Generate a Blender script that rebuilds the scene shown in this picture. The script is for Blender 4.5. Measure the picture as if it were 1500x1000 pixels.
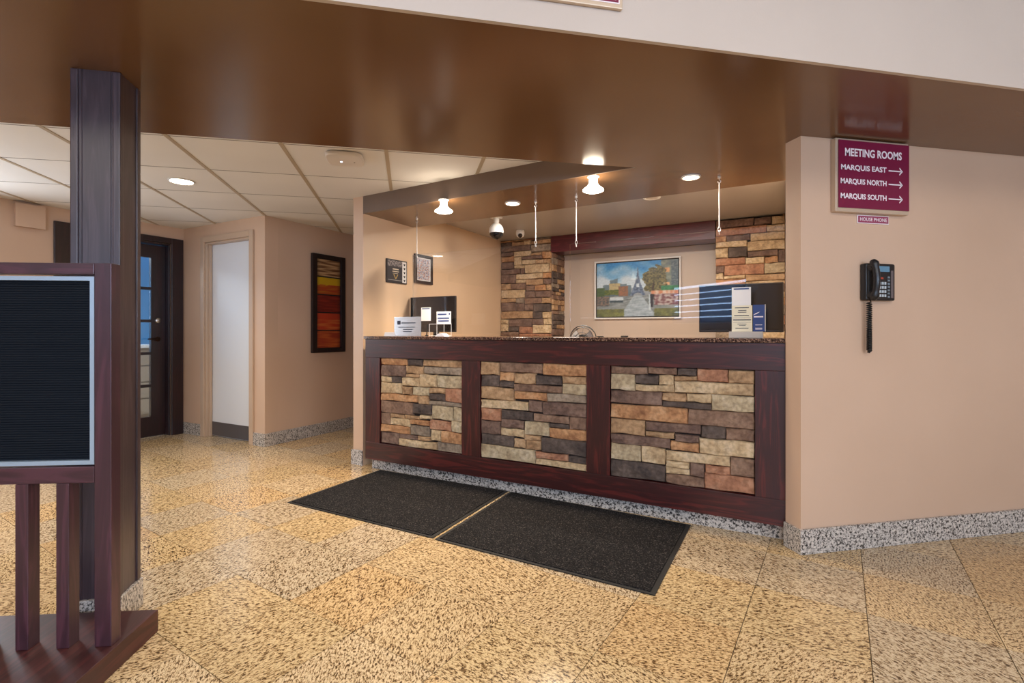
import bpy, bmesh, math, random
from mathutils import Vector, Matrix, noise
from math import sin, cos, tan, pi, radians as R
random.seed(7)
scene = bpy.context.scene
for o in list(bpy.data.objects): bpy.data.objects.remove(o)
col = scene.collection

# ---------------------------------------------------------------- camera, world, lights, exposure
F_PX, HORIZON, YAW, EYE = 730.6, 485.3, R(11.67), 1.11
cd = bpy.data.cameras.new('camera'); cam = bpy.data.objects.new('camera', cd); col.objects.link(cam)
cd.sensor_width = 36.0; cd.lens = F_PX / 1500 * 36.0; cd.shift_y = -(500 - HORIZON) / 1500.0
cd.clip_start = 0.05
cam.location = (0, 0, EYE); cam.rotation_euler = (R(90), 0, -YAW)
scene.camera = cam
scene.view_settings.view_transform = 'Standard'
scene.view_settings.look = 'None'
scene.view_settings.gamma = 1
scene.view_settings.use_curve_mapping = False
scene.view_settings.exposure = 0.3

w = bpy.data.worlds.new('world'); scene.world = w; w.use_nodes = True
w.node_tree.nodes['Background'].inputs[0].default_value = (0.55, 0.72, 1.0, 1)
w.node_tree.nodes['Background'].inputs[1].default_value = 1.0

def area(name, loc, target, sx, sy, power, colr, spread=180):
    l = bpy.data.lights.new(name, 'AREA'); l.shape = 'RECTANGLE'; l.size = sx; l.size_y = sy
    l.energy = power; l.color = colr; l.spread = R(spread)
    o = bpy.data.objects.new(name, l); col.objects.link(o); o.location = loc
    d = Vector(target) - Vector(loc); o.rotation_euler = d.to_track_quat('-Z', 'Y').to_euler()
    return o
COOL = (0.62, 0.78, 1.0); WARM = (1.0, 0.80, 0.58); NEUT = (1.0, 0.90, 0.78)
# daylight entering through the lobby windows behind the camera
area('daylight_window_left', (-4.9, -3.41, 1.78), (-4.9, 5, 1.7), 2.3, .9, 55, (0.50, 0.70, 1.0))
area('daylight_window_middle', (-1.2, -3.41, 1.78), (-1.2, 5, 1.7), 2.3, .9, 90, (0.50, 0.70, 1.0))
area('daylight_window_right', (2.6, -3.41, 1.78), (2.6, 5, 1.7), 2.3, .9, 75, COOL)
# daylight entering the hall through a window left of the picture
area('daylight_hall_window', (-3.80, 4.25, 1.40), (-3.035, 3.606, 1.42), 1.1, 1.3, 27, (0.88, 0.94, 1.0))
# ceiling lighting of the lobby (above and behind the camera)
area('lobby_ceiling_light', (0.8, -1.0, 2.97), (0.8, -1.0, 0), 3.0, 1.6, 52, NEUT)
area('lobby_ceiling_light_left', (-3.0, -0.6, 2.97), (-3.0, -0.6, 0), 2.0, 1.6, 32, NEUT)

# ---------------------------------------------------------------- frames and helpers
AK = R(-49.91)
CD = Vector((sin(AK), cos(AK))); CN = Vector((cos(AK), -sin(AK)))      # along the counter (left, away) / into the kiosk
KROT = math.atan2(-CD.y, -CD.x)
SROT = -YAW + R(4.5)
ROT = {'W': 0.0, 'K': KROT, 'S': SROT}
def to_world(fr, p):
    a = ROT[fr]; return Vector((p[0]*cos(a)-p[1]*sin(a), p[0]*sin(a)+p[1]*cos(a), p[2]))
def from_world(fr, p):
    a = -ROT[fr]; return Vector((p[0]*cos(a)-p[1]*sin(a), p[0]*sin(a)+p[1]*cos(a), p[2]))
def ray(x, y):
    a = (x-750)/F_PX; c = (HORIZON-y)/F_PX
    return Vector((sin(YAW)+a*cos(YAW), cos(YAW)-a*sin(YAW), c))
def on_z(x, y, z, fr='W'):
    r = ray(x, y); t = (z-EYE)/r.z; return from_world(fr, (r.x*t, r.y*t, z))
def on_y(x, y, yy, fr='W'):          # plane "frame y = yy"
    r = from_world(fr, ray(x, y)); t = yy/r.y; return Vector((r.x*t, yy, EYE+r.z*t))
def on_x(x, y, xx, fr='W'):
    r = from_world(fr, ray(x, y)); t = xx/r.x; return Vector((xx, r.y*t, EYE+r.z*t))

ORG = {}
def tag(o, label=None, cat=None, group=None, kind=None):
    if label: o['label'] = label
    if cat: o['category'] = cat
    if group: o['group'] = group
    if kind: o['kind'] = kind
    return o
def thing(name, fr, p, label, cat, group=None):
    o = bpy.data.objects.new(name, None); col.objects.link(o)
    o.empty_display_size = 0.1
    o.location = to_world(fr, p); o.rotation_euler = (0, 0, ROT[fr])
    ORG[o.name] = (fr, Vector(p))
    return tag(o, label, cat, group)

class MB:
    def __init__(s): s.v = []; s.f = []
    def add(s, vs, fs):
        b = len(s.v); s.v += [Vector(v) for v in vs]; s.f += [[b+i for i in f] for f in fs]; return s
    def box(s, x0, x1, y0, y1, z0, z1):
        x0, x1 = min(x0, x1), max(x0, x1); y0, y1 = min(y0, y1), max(y0, y1); z0, z1 = min(z0, z1), max(z0, z1)
        return s.add([(x0,y0,z0),(x1,y0,z0),(x1,y1,z0),(x0,y1,z0),(x0,y0,z1),(x1,y0,z1),(x1,y1,z1),(x0,y1,z1)],
              [(0,3,2,1),(4,5,6,7),(0,1,5,4),(1,2,6,5),(2,3,7,6),(3,0,4,7)])
    def prism(s, pts, z0, z1):                       # pts (x,y) counter-clockwise
        a = sum(pts[i][0]*pts[(i+1)%len(pts)][1]-pts[(i+1)%len(pts)][0]*pts[i][1] for i in range(len(pts)))
        if a < 0: pts = pts[::-1]
        n = len(pts)
        return s.add([(p[0],p[1],z0) for p in pts]+[(p[0],p[1],z1) for p in pts],
              [list(range(n))[::-1], list(range(n,2*n))]+[(i,(i+1)%n,n+(i+1)%n,n+i) for i in range(n)])
    def prism_y(s, pts, y0, y1):                     # outline (x,z) swept along y
        n = len(pts)
        a = sum(pts[i][0]*pts[(i+1)%n][1]-pts[(i+1)%n][0]*pts[i][1] for i in range(n))
        if a < 0: pts = pts[::-1]
        return s.add([(p[0],y0,p[1]) for p in pts]+[(p[0],y1,p[1]) for p in pts],
              [list(range(n)), list(range(n,2*n))[::-1]]+[((i+1)%n,i,n+i,n+(i+1)%n) for i in range(n)])
    def cyl(s, p0, p1, r, seg=16, r1=None):
        p0 = Vector(p0); p1 = Vector(p1); r1 = r if r1 is None else r1
        d = (p1-p0).normalized(); a = d.orthogonal().normalized(); b = d.cross(a)
        vs = [p0+(a*cos(2*pi*i/seg)+b*sin(2*pi*i/seg))*r for i in range(seg)]+[p1+(a*cos(2*pi*i/seg)+b*sin(2*pi*i/seg))*r1 for i in range(seg)]
        return s.add(vs, [list(range(seg))[::-1], list(range(seg,2*seg))]+[(i,(i+1)%seg,seg+(i+1)%seg,seg+i) for i in range(seg)])
    def tube(s, path, r, seg=8, closed=False):
        path = [Vector(p) for p in path]; n = len(path); vs = []; fs = []
        up = None
        for i, p in enumerate(path):
            if closed: d = (path[(i+1)%n]-path[i-1]).normalized()
            else: d = (path[min(i+1,n-1)]-path[max(i-1,0)]).normalized()
            if up is None: up = d.orthogonal().normalized()
            a = (up-d*up.dot(d)).normalized(); b = d.cross(a); up = a
            rr = r[i] if isinstance(r, (list, tuple)) else r
            vs += [p+(a*cos(2*pi*k/seg)+b*sin(2*pi*k/seg))*rr for k in range(seg)]
        for i in range(n if closed else n-1):
            j = (i+1) % n
            for k in range(seg): fs.append((i*seg+k, i*seg+(k+1)%seg, j*seg+(k+1)%seg, j*seg+k))
        if not closed: fs += [list(range(seg))[::-1], list(range((n-1)*seg, n*seg))]
        return s.add(vs, fs)
    def lathe(s, prof, c, axis='z', seg=24):         # prof [(r,h)] along the axis from point c
        vs = []; fs = []; n = len(prof); c = Vector(c)
        for r, h in prof:
            for k in range(seg):
                a = 2*pi*k/seg; q = (r*cos(a), r*sin(a), h)
                if axis == 'y': q = (q[0], q[2], -q[1])
                if axis == 'x': q = (q[2], q[1], -q[0])
                vs.append(c+Vector(q))
        for i in range(n-1):
            for k in range(seg): fs.append((i*seg+k, i*seg+(k+1)%seg, (i+1)*seg+(k+1)%seg, (i+1)*seg+k))
        fs += [list(range(seg))[::-1], list(range((n-1)*seg, n*seg))]
        return s.add(vs, fs)
    def build(s, name, m, parent=None, fr='W', bevel=0, smooth=False, label=None, base=None):
        if parent is not None:
            fr, org = ORG[parent.name]
        else:
            xs = [v.x for v in s.v]; ys = [v.y for v in s.v]; zs = [v.z for v in s.v]
            org = Vector(base) if base else Vector(((min(xs)+max(xs))/2, (min(ys)+max(ys))/2, min(zs)))
        me = bpy.data.meshes.new(name)
        me.from_pydata([v-org for v in s.v], [], s.f); me.update()
        bm = bmesh.new(); bm.from_mesh(me); bmesh.ops.recalc_face_normals(bm, faces=bm.faces); bm.to_mesh(me); bm.free()
        if smooth:
            for p in me.polygons: p.use_smooth = True
            me.set_sharp_from_angle(angle=R(40))
        if m: me.materials.append(m)
        o = bpy.data.objects.new(name, me); col.objects.link(o)
        if parent is not None: o.parent = parent
        else: o.location = to_world(fr, org); o.rotation_euler = (0, 0, ROT[fr])
        ORG[o.name] = (fr, org)
        if bevel:
            b = o.modifiers.new('bevel', 'BEVEL'); b.width = bevel; b.segments = 2; b.limit_method = 'ANGLE'
        if label: o['label'] = label
        return o
def box(name, m, d, parent=None, **k): return MB().box(*d).build(name, m, parent, **k)
def struct(o, label=None): return tag(o, label=label, kind='structure')

# ---------------------------------------------------------------- materials
def lin(c): return tuple(((x/255+0.055)/1.055)**2.4 if x/255 > .04045 else x/255/12.92 for x in c)+(1,)
MATS = {}
def mat(name, colr, rough=0.5, metal=0.0, spec=0.5, coat=0.0, emit=None, es=1.0, alpha=None, bump=0, bscale=200):
    if name in MATS: return MATS[name]
    m = bpy.data.materials.new(name); m.use_nodes = True; nt = m.node_tree; b = nt.nodes['Principled BSDF']
    b.inputs['Base Color'].default_value = lin(colr) if max(colr) > 1 else tuple(colr)+(1,)
    b.inputs['Roughness'].default_value = rough; b.inputs['Metallic'].default_value = metal
    b.inputs['Specular IOR Level'].default_value = spec; b.inputs['Coat Weight'].default_value = coat
    if emit: b.inputs['Emission Color'].default_value = tuple(emit)+(1,); b.inputs['Emission Strength'].default_value = es
    n = nt.nodes.new('ShaderNodeTexNoise'); tc = nt.nodes.new('ShaderNodeTexCoord'); nt.links.new(tc.outputs['Object'], n.inputs['Vector'])
    n.inputs['Scale'].default_value = bscale
    bp = nt.nodes.new('ShaderNodeBump'); bp.inputs['Strength'].default_value = bump or 0.02; bp.inputs['Distance'].default_value = 0.001
    nt.links.new(n.outputs['Fac'], bp.inputs['Height']); nt.links.new(bp.outputs[0], b.inputs['Normal'])
    MATS[name] = m; return m
def nodes(m): return m.node_tree, m.node_tree.nodes['Principled BSDF']
def new(nt, t, **k):
    n = nt.nodes.new(t)
    for a, v in k.items(): setattr(n, a, v)
    return n
def ramp(nt, stops, fac):
    r = new(nt, 'ShaderNodeValToRGB'); e = r.color_ramp.elements
    while len(e) < len(stops): e.new(0.5)
    for i, (p, c) in enumerate(stops): e[i].position = p; e[i].color = c if len(c) == 4 else lin(c)
    nt.links.new(fac, r.inputs[0]); return r
def mix(nt, a, b, fac, mode='MIX'):
    x = new(nt, 'ShaderNodeMix', data_type='RGBA', blend_type=mode)
    for s, v in ((0, fac), (6, a), (7, b)):
        if isinstance(v, (int, float)): x.inputs[s].default_value = v
        elif isinstance(v, tuple): x.inputs[s].default_value = v
        else: nt.links.new(v, x.inputs[s])
    return x.outputs[2]

def wood(name, axis, dark=(50, 14, 14), light=(86, 27, 24), rough=0.42, coat=0.18):
    m = mat(name, dark, rough, coat=coat); m.node_tree.nodes['Principled BSDF'].inputs['Coat Roughness'].default_value = 0.3; nt, b = nodes(m)
    tc = new(nt, 'ShaderNodeTexCoord'); mp = new(nt, 'ShaderNodeMapping')
    sc = {'x': (1.2, 14, 14), 'y': (14, 1.2, 14), 'z': (14, 14, 1.2)}[axis]
    mp.inputs['Scale'].default_value = sc
    nt.links.new(tc.outputs['Object'], mp.inputs[0])
    n1 = new(nt, 'ShaderNodeTexNoise'); n1.inputs['Scale'].default_value = 1.6; n1.inputs['Detail'].default_value = 6; n1.inputs['Distortion'].default_value = 1.2
    nt.links.new(mp.outputs[0], n1.inputs['Vector'])
    wv = new(nt, 'ShaderNodeMath', operation='MULTIPLY'); wv.inputs[1].default_value = 22
    nt.links.new(n1.outputs['Fac'], wv.inputs[0])
    sn = new(nt, 'ShaderNodeMath', operation='SINE'); nt.links.new(wv.outputs[0], sn.inputs[0])
    mr = new(nt, 'ShaderNodeMapRange'); mr.inputs['From Min'].default_value = -1; nt.links.new(sn.outputs[0], mr.inputs[0])
    r = ramp(nt, [(0.0, dark), (0.75, tuple((dark[i]+light[i])/2 for i in range(3))), (1.0, light)], mr.outputs[0])
    nt.links.new(r.outputs[0], b.inputs['Base Color'])
    bp = new(nt, 'ShaderNodeBump'); bp.inputs['Strength'].default_value = 0.12; bp.inputs['Distance'].default_value = 0.001
    nt.links.new(mr.outputs[0], bp.inputs['Height']); nt.links.new(bp.outputs[0], b.inputs['Normal'])
    return m
WX, WY, WZ = wood('mahogany_wood_along_x', 'x'), wood('mahogany_wood_along_y', 'y'), wood('mahogany_wood_upright', 'z')

def paint(name, c, rough, bump=0.12, var=4):
    m = mat(name, c, rough); nt, b = nodes(m)
    tc = new(nt, 'ShaderNodeTexCoord'); n = new(nt, 'ShaderNodeTexNoise'); n.inputs['Scale'].default_value = 1.3
    nt.links.new(tc.outputs['Object'], n.inputs['Vector'])
    r = ramp(nt, [(0.3, tuple(max(0, x-var) for x in c)), (0.7, tuple(min(255, x+var) for x in c))], n.outputs['Fac'])
    nt.links.new(r.outputs[0], b.inputs['Base Color'])
    n2 = new(nt, 'ShaderNodeTexNoise'); n2.inputs['Scale'].default_value = 160; n2.inputs['Detail'].default_value = 3
    nt.links.new(tc.outputs['Object'], n2.inputs['Vector'])
    bp = new(nt, 'ShaderNodeBump'); bp.inputs['Strength'].default_value = bump; bp.inputs['Distance'].default_value = 0.002
    nt.links.new(n2.outputs['Fac'], bp.inputs['Height']); nt.links.new(bp.outputs[0], b.inputs['Normal'])
    return m
P_WALL = paint('beige_wall_paint', (208, 176, 150), 0.42)
P_KIOSK = paint('reception_wall_paint', (208, 178, 146), 0.32)
P_SOFFIT = paint('brown_gloss_soffit_paint', (112, 80, 52), 0.18, bump=0.10)
P_BULK = paint('taupe_bulkhead_paint', (112, 92, 78), 0.45)
P_FASCIA = paint('pale_fascia_paint', (198, 184, 172), 0.5)
P_INNER = paint('taupe_gloss_ceiling_paint', (174, 170, 168), 0.25, bump=0.25)
P_WHITE = paint('white_ceiling_paint', (225, 222, 216), 0.7)
P_TRIM = paint('beige_trim_paint', (196, 170, 146), 0.35)

def granite(name, stops, scale, rnd=False, rough=0.14, aniso=2.2):
    m = mat(name, (200, 160, 110), rough, spec=0.5); nt, b = nodes(m)
    tc = new(nt, 'ShaderNodeTexCoord'); mp = new(nt, 'ShaderNodeMapping')
    nt.links.new(tc.outputs['Object'], mp.inputs[0]); src = mp.outputs[0]
    oi = new(nt, 'ShaderNodeObjectInfo')
    if rnd:
        ml = new(nt, 'ShaderNodeMath', operation='MULTIPLY'); ml.inputs[1].default_value = 50; nt.links.new(oi.outputs['Random'], ml.inputs[0])
        vr = new(nt, 'ShaderNodeVectorRotate', rotation_type='Z_AXIS'); nt.links.new(src, vr.inputs['Vector']); nt.links.new(ml.outputs[0], vr.inputs['Angle'])
        va = new(nt, 'ShaderNodeVectorMath', operation='ADD'); nt.links.new(vr.outputs[0], va.inputs[0]); nt.links.new(ml.outputs[0], va.inputs[1]); src = va.outputs[0]
    m2 = new(nt, 'ShaderNodeMapping'); m2.inputs['Scale'].default_value = (1, aniso, 1); nt.links.new(src, m2.inputs[0]); src = m2.outputs[0]
    n1 = new(nt, 'ShaderNodeTexNoise'); n1.inputs['Scale'].default_value = scale; n1.inputs['Detail'].default_value = 2.5; n1.inputs['Roughness'].default_value = 0.6
    n1.inputs['Distortion'].default_value = 0.6
    nt.links.new(src, n1.inputs['Vector'])
    r = ramp(nt, stops, n1.outputs['Fac']); out = r.outputs[0]
    n2 = new(nt, 'ShaderNodeTexNoise'); n2.inputs['Scale'].default_value = scale*2.3; n2.inputs['Detail'].default_value = 2
    nt.links.new(src, n2.inputs['Vector'])
    r2 = ramp(nt, [(0.35, (120, 110, 100)), (0.5, (255, 255, 255))], n2.outputs['Fac'])
    out = mix(nt, out, r2.outputs[0], 0.45, 'MULTIPLY')
    if rnd:
        rc = ramp(nt, [(0.0, (250, 236, 212)), (0.2, (255, 244, 226)), (0.4, (248, 234, 206)), (0.6, (238, 232, 224)), (0.8, (250, 230, 198)), (0.95, (250, 244, 234))], oi.outputs['Random'])
        rc.color_ramp.interpolation = 'CONSTANT'
        out = mix(nt, out, rc.outputs[0], 1.0, 'MULTIPLY')
    nt.links.new(out, b.inputs['Base Color'])
    return m
G_FLOOR = granite('polished_tan_granite', [(0.36, (84, 66, 48)), (0.43, (142, 116, 84)), (0.485, (210, 190, 158)), (0.60, (232, 218, 192)), (0.72, (222, 204, 172))], 70, rnd=True)
G_BASE = granite('grey_speckled_granite', [(0.36, (58, 54, 52)), (0.45, (128, 122, 116)), (0.50, (198, 190, 182)), (0.68, (224, 214, 202))], 85, rough=0.25)
G_TOP = granite('brown_speckled_granite', [(0.40, (34, 22, 20)), (0.50, (74, 50, 42)), (0.57, (136, 104, 86)), (0.70, (168, 136, 114))], 110, rough=0.12)

STONE = {}
def stone_mat(k, c1, c2, c3):
    m = mat('ledgestone_'+k, c1, 0.75, spec=0.3); nt, b = nodes(m)
    tc = new(nt, 'ShaderNodeTexCoord'); oi = new(nt, 'ShaderNodeObjectInfo')
    ml = new(nt, 'ShaderNodeMath', operation='MULTIPLY'); ml.inputs[1].default_value = 40; nt.links.new(oi.outputs['Random'], ml.inputs[0])
    va = new(nt, 'ShaderNodeVectorMath', operation='ADD'); nt.links.new(tc.outputs['Object'], va.inputs[0]); nt.links.new(ml.outputs[0], va.inputs[1])
    n = new(nt, 'ShaderNodeTexNoise'); n.inputs['Scale'].default_value = 9; n.inputs['Detail'].default_value = 5; n.inputs['Roughness'].default_value = 0.65
    nt.links.new(va.outputs[0], n.inputs['Vector'])
    r = ramp(nt, [(0.32, c3), (0.5, c1), (0.68, c2)], n.outputs['Fac'])
    n2 = new(nt, 'ShaderNodeTexNoise'); n2.inputs['Scale'].default_value = 45; n2.inputs['Detail'].default_value = 4
    nt.links.new(va.outputs[0], n2.inputs['Vector'])
    r2 = ramp(nt, [(0.3, (190, 185, 180)), (0.6, (255, 255, 255))], n2.outputs['Fac'])
    nt.links.new(mix(nt, r.outputs[0], r2.outputs[0], 0.8, 'MULTIPLY'), b.inputs['Base Color'])
    bp = new(nt, 'ShaderNodeBump'); bp.inputs['Strength'].default_value = 0.75; bp.inputs['Distance'].default_value = 0.006
    nt.links.new(n2.outputs['Fac'], bp.inputs['Height']); nt.links.new(bp.outputs[0], b.inputs['Normal'])
    STONE[k] = m
stone_mat('tan', (182, 146, 108), (200, 166, 128), (150, 116, 84))
stone_mat('light', (206, 178, 138), (218, 194, 160), (178, 148, 112))
stone_mat('pale', (192, 172, 138), (208, 190, 162), (164, 142, 112))
stone_mat('orange', (192, 142, 98), (208, 164, 122), (156, 108, 74))
stone_mat('red', (176, 124, 94), (192, 148, 118), (142, 98, 76))
stone_mat('brown', (138, 108, 88), (158, 128, 106), (108, 82, 68))
stone_mat('purple', (124, 98, 84), (146, 120, 104), (96, 74, 66))
stone_mat('grey', (150, 132, 112), (172, 154, 134), (116, 102, 90))
stone_mat('dark', (94, 80, 72), (118, 102, 92), (70, 60, 56))
SK = dict(T='tan', L='light', K='pale', O='orange', R='red', B='brown', P='purple', G='grey', D='dark')

METAL = mat('brushed_steel', (190, 188, 184), 0.28, metal=1)
CHROME = mat('chrome', (240, 238, 236), 0.3, metal=0.7)
BLACKP = mat('black_plastic', (20, 20, 22), 0.35)
BLACKM = mat('matte_black', (14, 13, 14), 0.6)
WHITEP = mat('white_plastic', (232, 232, 230), 0.35)
PAPER = mat('white_paper', (236, 238, 240), 0.6)
MORTAR = mat('dark_mortar', (46, 36, 32), 0.9)
GROUT = mat('tan_grout', (96, 80, 60), 0.8)
LAMP = mat('lit_lamp_diffuser', (255, 240, 215), 0.5, emit=(1.0, 0.86, 0.66), es=18)
def glassm(name, colr=(1, 1, 1), rough=0.0, ior=1.45):
    m = bpy.data.materials.new(name); m.use_nodes = True; b = m.node_tree.nodes['Principled BSDF']
    b.inputs['Transmission Weight'].default_value = 1; b.inputs['Roughness'].default_value = rough
    b.inputs['Base Color'].default_value = tuple(colr)+(1,); b.inputs['IOR'].default_value = ior
    nt = m.node_tree; tr = nt.nodes.new('ShaderNodeBsdfTransparent'); gl = nt.nodes.new('ShaderNodeBsdfGlossy'); gl.inputs['Roughness'].default_value = rough
    tr.inputs[0].default_value = tuple(0.5+0.5*c for c in colr)+(1,)
    fr = nt.nodes.new('ShaderNodeFresnel'); fr.inputs[0].default_value = ior
    mx = nt.nodes.new('ShaderNodeMixShader'); nt.links.new(fr.outputs[0], mx.inputs[0]); nt.links.new(tr.outputs[0], mx.inputs[1]); nt.links.new(gl.outputs[0], mx.inputs[2])
    nt.links.new(mx.outputs[0], nt.nodes['Material Output'].inputs[0])
    return m
ACRYL = glassm('clear_acrylic'); GLASS = glassm('clear_glass', (0.95, 0.98, 1.0))

# ================================================================ THE SETTING
ZS, ZC = 2.086, 2.229                      # soffit underside, tile ceiling
BEAM0, BEAM1 = 1.559, 2.764
FU, DN, AU = 5.758, 3.091, 4.378           # far wall u, door wall n, art wall u
WRY, WRX = 2.147, 1.916                    # right wall plane and its left corner
# kiosk coordinates: s = -u (to the right along the counter), n inwards
def K(u, n): return to_world('K', (-u, n, 0)).xy
BL = Vector((-0.366, 4.302)); BR = Vector((1.319, 2.764))            # bulkhead face ends
bd = (BL-BR).normalized()
POST = BL + bd*0.115                                                   # outer edge of the post
NIN, NP, NB = 3.68, 5.337, 5.73                                        # soffit inner edge, pillar fronts, back wall
UL, UR = 3.051, -0.03

floor = struct(box('floor', GROUT, (-9, 6, -3.5, 8, -0.12, -0.004), base=(0, 0, -0.12)), 'grout bed under the polished granite floor tiles')
TS = 0.3975; me_t = None; tiles = []
c45 = cos(pi/4)
def ab(a, b): return Vector((c45*(a-b), c45*(a+b)))
a_off = 1.214 % TS; b_off = -0.0885 % TS
cand = []
for i in range(-30, 40):
    for j in range(-30, 40):
        a = a_off+(i+.5)*TS; b = b_off+(j+.5)*TS; p = ab(a, b)
        if not (-8.5 < p.x < 5.7 and -3.2 < p.y < 7.7): continue
        d = p.x*sin(YAW)+p.y*cos(YAW); s_ = p.x*cos(YAW)-p.y*sin(YAW)
        vis = d > 0.9 and -1.12*d-0.3 < s_ < 1.12*d+0.3
        pk = from_world('K', (p.x, p.y, 0)); u, n = -pk.x, pk.y
        if vis and (n > 3.35 and u < 4.1): vis = False
        if vis and u > 5.95: vis = False
        if vis and p.y > 2.4 and p.x > 1.9: vis = False
        if vis and u > 4.3 and n > 3.3: vis = False
        cand.append((0 if vis else 1, p.length, p))
cand.sort(key=lambda t: t[:2])
tv = TS/2-0.0014
mt = MB().box(-tv, tv, -tv, tv, -.008, 0); fc = mt.f
me_t = bpy.data.meshes.new('tile'); me_t.from_pydata(mt.v, [], fc); me_t.materials.append(G_FLOOR)
rest = MB(); nt_ = 0
for vis, _, p in cand:
    if nt_ < 300 and vis == 0:
        o = bpy.data.objects.new('tile', me_t); col.objects.link(o); o.parent = floor
        o.location = (p.x, p.y, 0.12); o.rotation_euler = (0, 0, pi/4); nt_ += 1
    else:
        rest.add([(Matrix.Rotation(pi/4, 3, 'Z') @ v)+Vector((p.x, p.y, 0)) for v in mt.v], fc)
o = rest.build('outer_tiles', G_FLOOR, floor); o['kind'] = 'stuff'

# tile ceiling beyond the beam
ceil = struct(MB().box(-9, 6, BEAM1-0.05, 8, ZC+0.012, ZC+0.10).build('ceiling', P_TRIM, base=(0, 4, ZC)), 'suspended ceiling grid beyond the beam')
C_TILE = paint('white_ceiling_tile', (226, 222, 218), 0.85, bump=0.5)
C_BAR = mat('tan_grid_bar', (176, 158, 134), 0.5)
cx0, cy0, CP = -0.138, 3.19, 0.6105
box_m = MB().box(-CP/2+0.010, CP/2-0.010, -CP/2+0.003, CP/2-0.003, 0, 0.011)
me_c = bpy.data.meshes.new('ceiling_tile'); me_c.from_pydata(box_m.v, [], box_m.f); me_c.materials.append(C_TILE)
kiosk_poly = [K(UL+0.02, 3.3), K(UR, 3.3), K(UR, 7.5), K(UL+0.02, 7.5)]
def inside_kiosk(p, m=0.0):
    k = from_world('K', (p[0], p[1], 0)); u, n = -k.x, k.y
    return u < UL-m and n > 3.2+m
for i in range(-10, 6):
    for j in range(-1, 8):
        p = Vector((cx0+(i+.5)*CP, cy0+(j+.5)*CP))
        k = from_world('K', (p.x, p.y, 0)); u, n = -k.x, k.y
        if u > FU+0.6 or (u < UL-0.5 and n > 3.6) or (u > AU+0.45 and n > DN+0.45) or n > 7 or p.x > 2.2: continue
        if j == -1:
            o = MB().box(p.x-CP/2+.010, p.x+CP/2-.010, BEAM1-0.01, cy0-0.002, ZC, ZC+0.014).build('ceiling_tile', C_TILE, ceil)
            continue
        o = bpy.data.objects.new('ceiling_tile', me_c); col.objects.link(o); o.parent = ceil
        o.location = Vector((p.x, p.y, ZC))-ORG['ceiling'][1]
for i in range(-10, 6):
    x = cx0+i*CP
    MB().box(x-0.012, x+0.012, BEAM1, 7.6, ZC-0.003, ZC+0.012).build('grid_bar_or_gap', C_BAR, ceil)
C_JOINT = mat('joint_shade_strip', (104, 94, 86), 0.7)  # dark colour stands in for the shade in the gaps between tiles
for j in range(0, 8):
    MB().box(-6.5, 2.0, cy0+j*CP-0.003, cy0+j*CP+0.003, ZC-0.001, ZC+0.0115).build('grid_bar_or_gap', C_JOINT, ceil)

# main beam (soffit) with its pale fascia
struct(MB().box(-9, 6, BEAM0+0.004, BEAM1, ZS, 3.1).build('ceiling_soffit', P_SOFFIT, bevel=0), 'glossy brown underside of the wide ceiling beam')
struct(MB().box(-9, 6, BEAM0-0.012, BEAM0+0.004, ZS-0.001, 3.1).build('wall_fascia', P_FASCIA), 'pale painted front of the ceiling beam')
struct(MB().box(-9, 6, -3.5, BEAM0, 3.0, 3.1).build('ceiling_lobby', P_WHITE), 'plain white lobby ceiling above the camera')
# kiosk soffit + bulkhead
kr = Vector((K(UR, 0).x, K(UR, 0).y)); dN = CN
t = (BEAM1-kr.y)/dN.y; RB = kr+dN*t
sof = [BL, BR, RB, K(UR, NIN), K(UL, NIN)]
struct(MB().prism([tuple(p) for p in sof], ZS+0.0005, ZC+0.02).build('ceiling_counter', P_SOFFIT), 'brown soffit over the reception counter')
fn = Vector((bd.y, -bd.x)); fn = fn if fn.y < 0 else -fn
e = 0.010
struct(MB().prism([tuple(BL+fn*e), tuple(BR+fn*e), tuple(BR), tuple(BL)], ZS-0.0005, ZC+0.011).build('wall_bulkhead', P_BULK), 'taupe bulkhead face above the reception opening')
struct(MB().prism([tuple(K(UR, NIN)), tuple(K(UL, NIN)), tuple(K(UL, NB+.1)), tuple(K(UR-.6, NB+.1)), tuple(K(UR-.6, NIN))], ZC-0.008, ZC+0.01).build('ceiling_inner', P_INNER), 'glossy taupe ceiling inside the reception')
# left post / kiosk left wall
PO = POST; PI_ = BL
back = K(UL, NB+0.1); outn = PO + CN*((from_world('K', (back.x, back.y, 0)).y)-from_world('K', (PO.x, PO.y, 0)).y)
struct(MB().prism([tuple(PI_), tuple(PO), tuple(outn), tuple(back)], 0, ZC+0.012).build('wall_kiosk_left', P_KIOSK), 'warm beige left side wall of the reception')
struct(MB().prism([tuple(PI_+fn*e), tuple(PO+fn*e), tuple(PO), tuple(PI_)], 0, ZC+0.011).build('trim_1', P_WALL), 'narrow beige post face left of the counter')
# kiosk back wall
P_KBACK = paint('pale_reception_back_paint', (198, 178, 160), 0.35)
struct(MB().box(-UL-0.1, -UR+0.8, NB, NB+0.12, 0, ZC).build('wall_kiosk_back', P_KBACK, fr='K'), 'beige back wall of the reception')
# right wall with the jamb, closing the kiosk's right side
J = (WRX, 2.25)
struct(MB().prism([(WRX, WRY), (6, WRY), (6, WRY+0.15), (2.4, WRY+0.15), tuple(K(UR-0.2, 3.3)), tuple(K(UR-0.2, 3.35)), tuple(K(UR, 3.35)), tuple(K(UR, 2.99)), J], 0, ZS).build('wall_right', P_WALL), 'long beige wall with the phone and the room sign')
struct(MB().box(-UR, -UR+0.1, 3.36, NB, 0, ZC-0.009).build('wall_kiosk_right', P_KIOSK, fr='K'))
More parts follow.
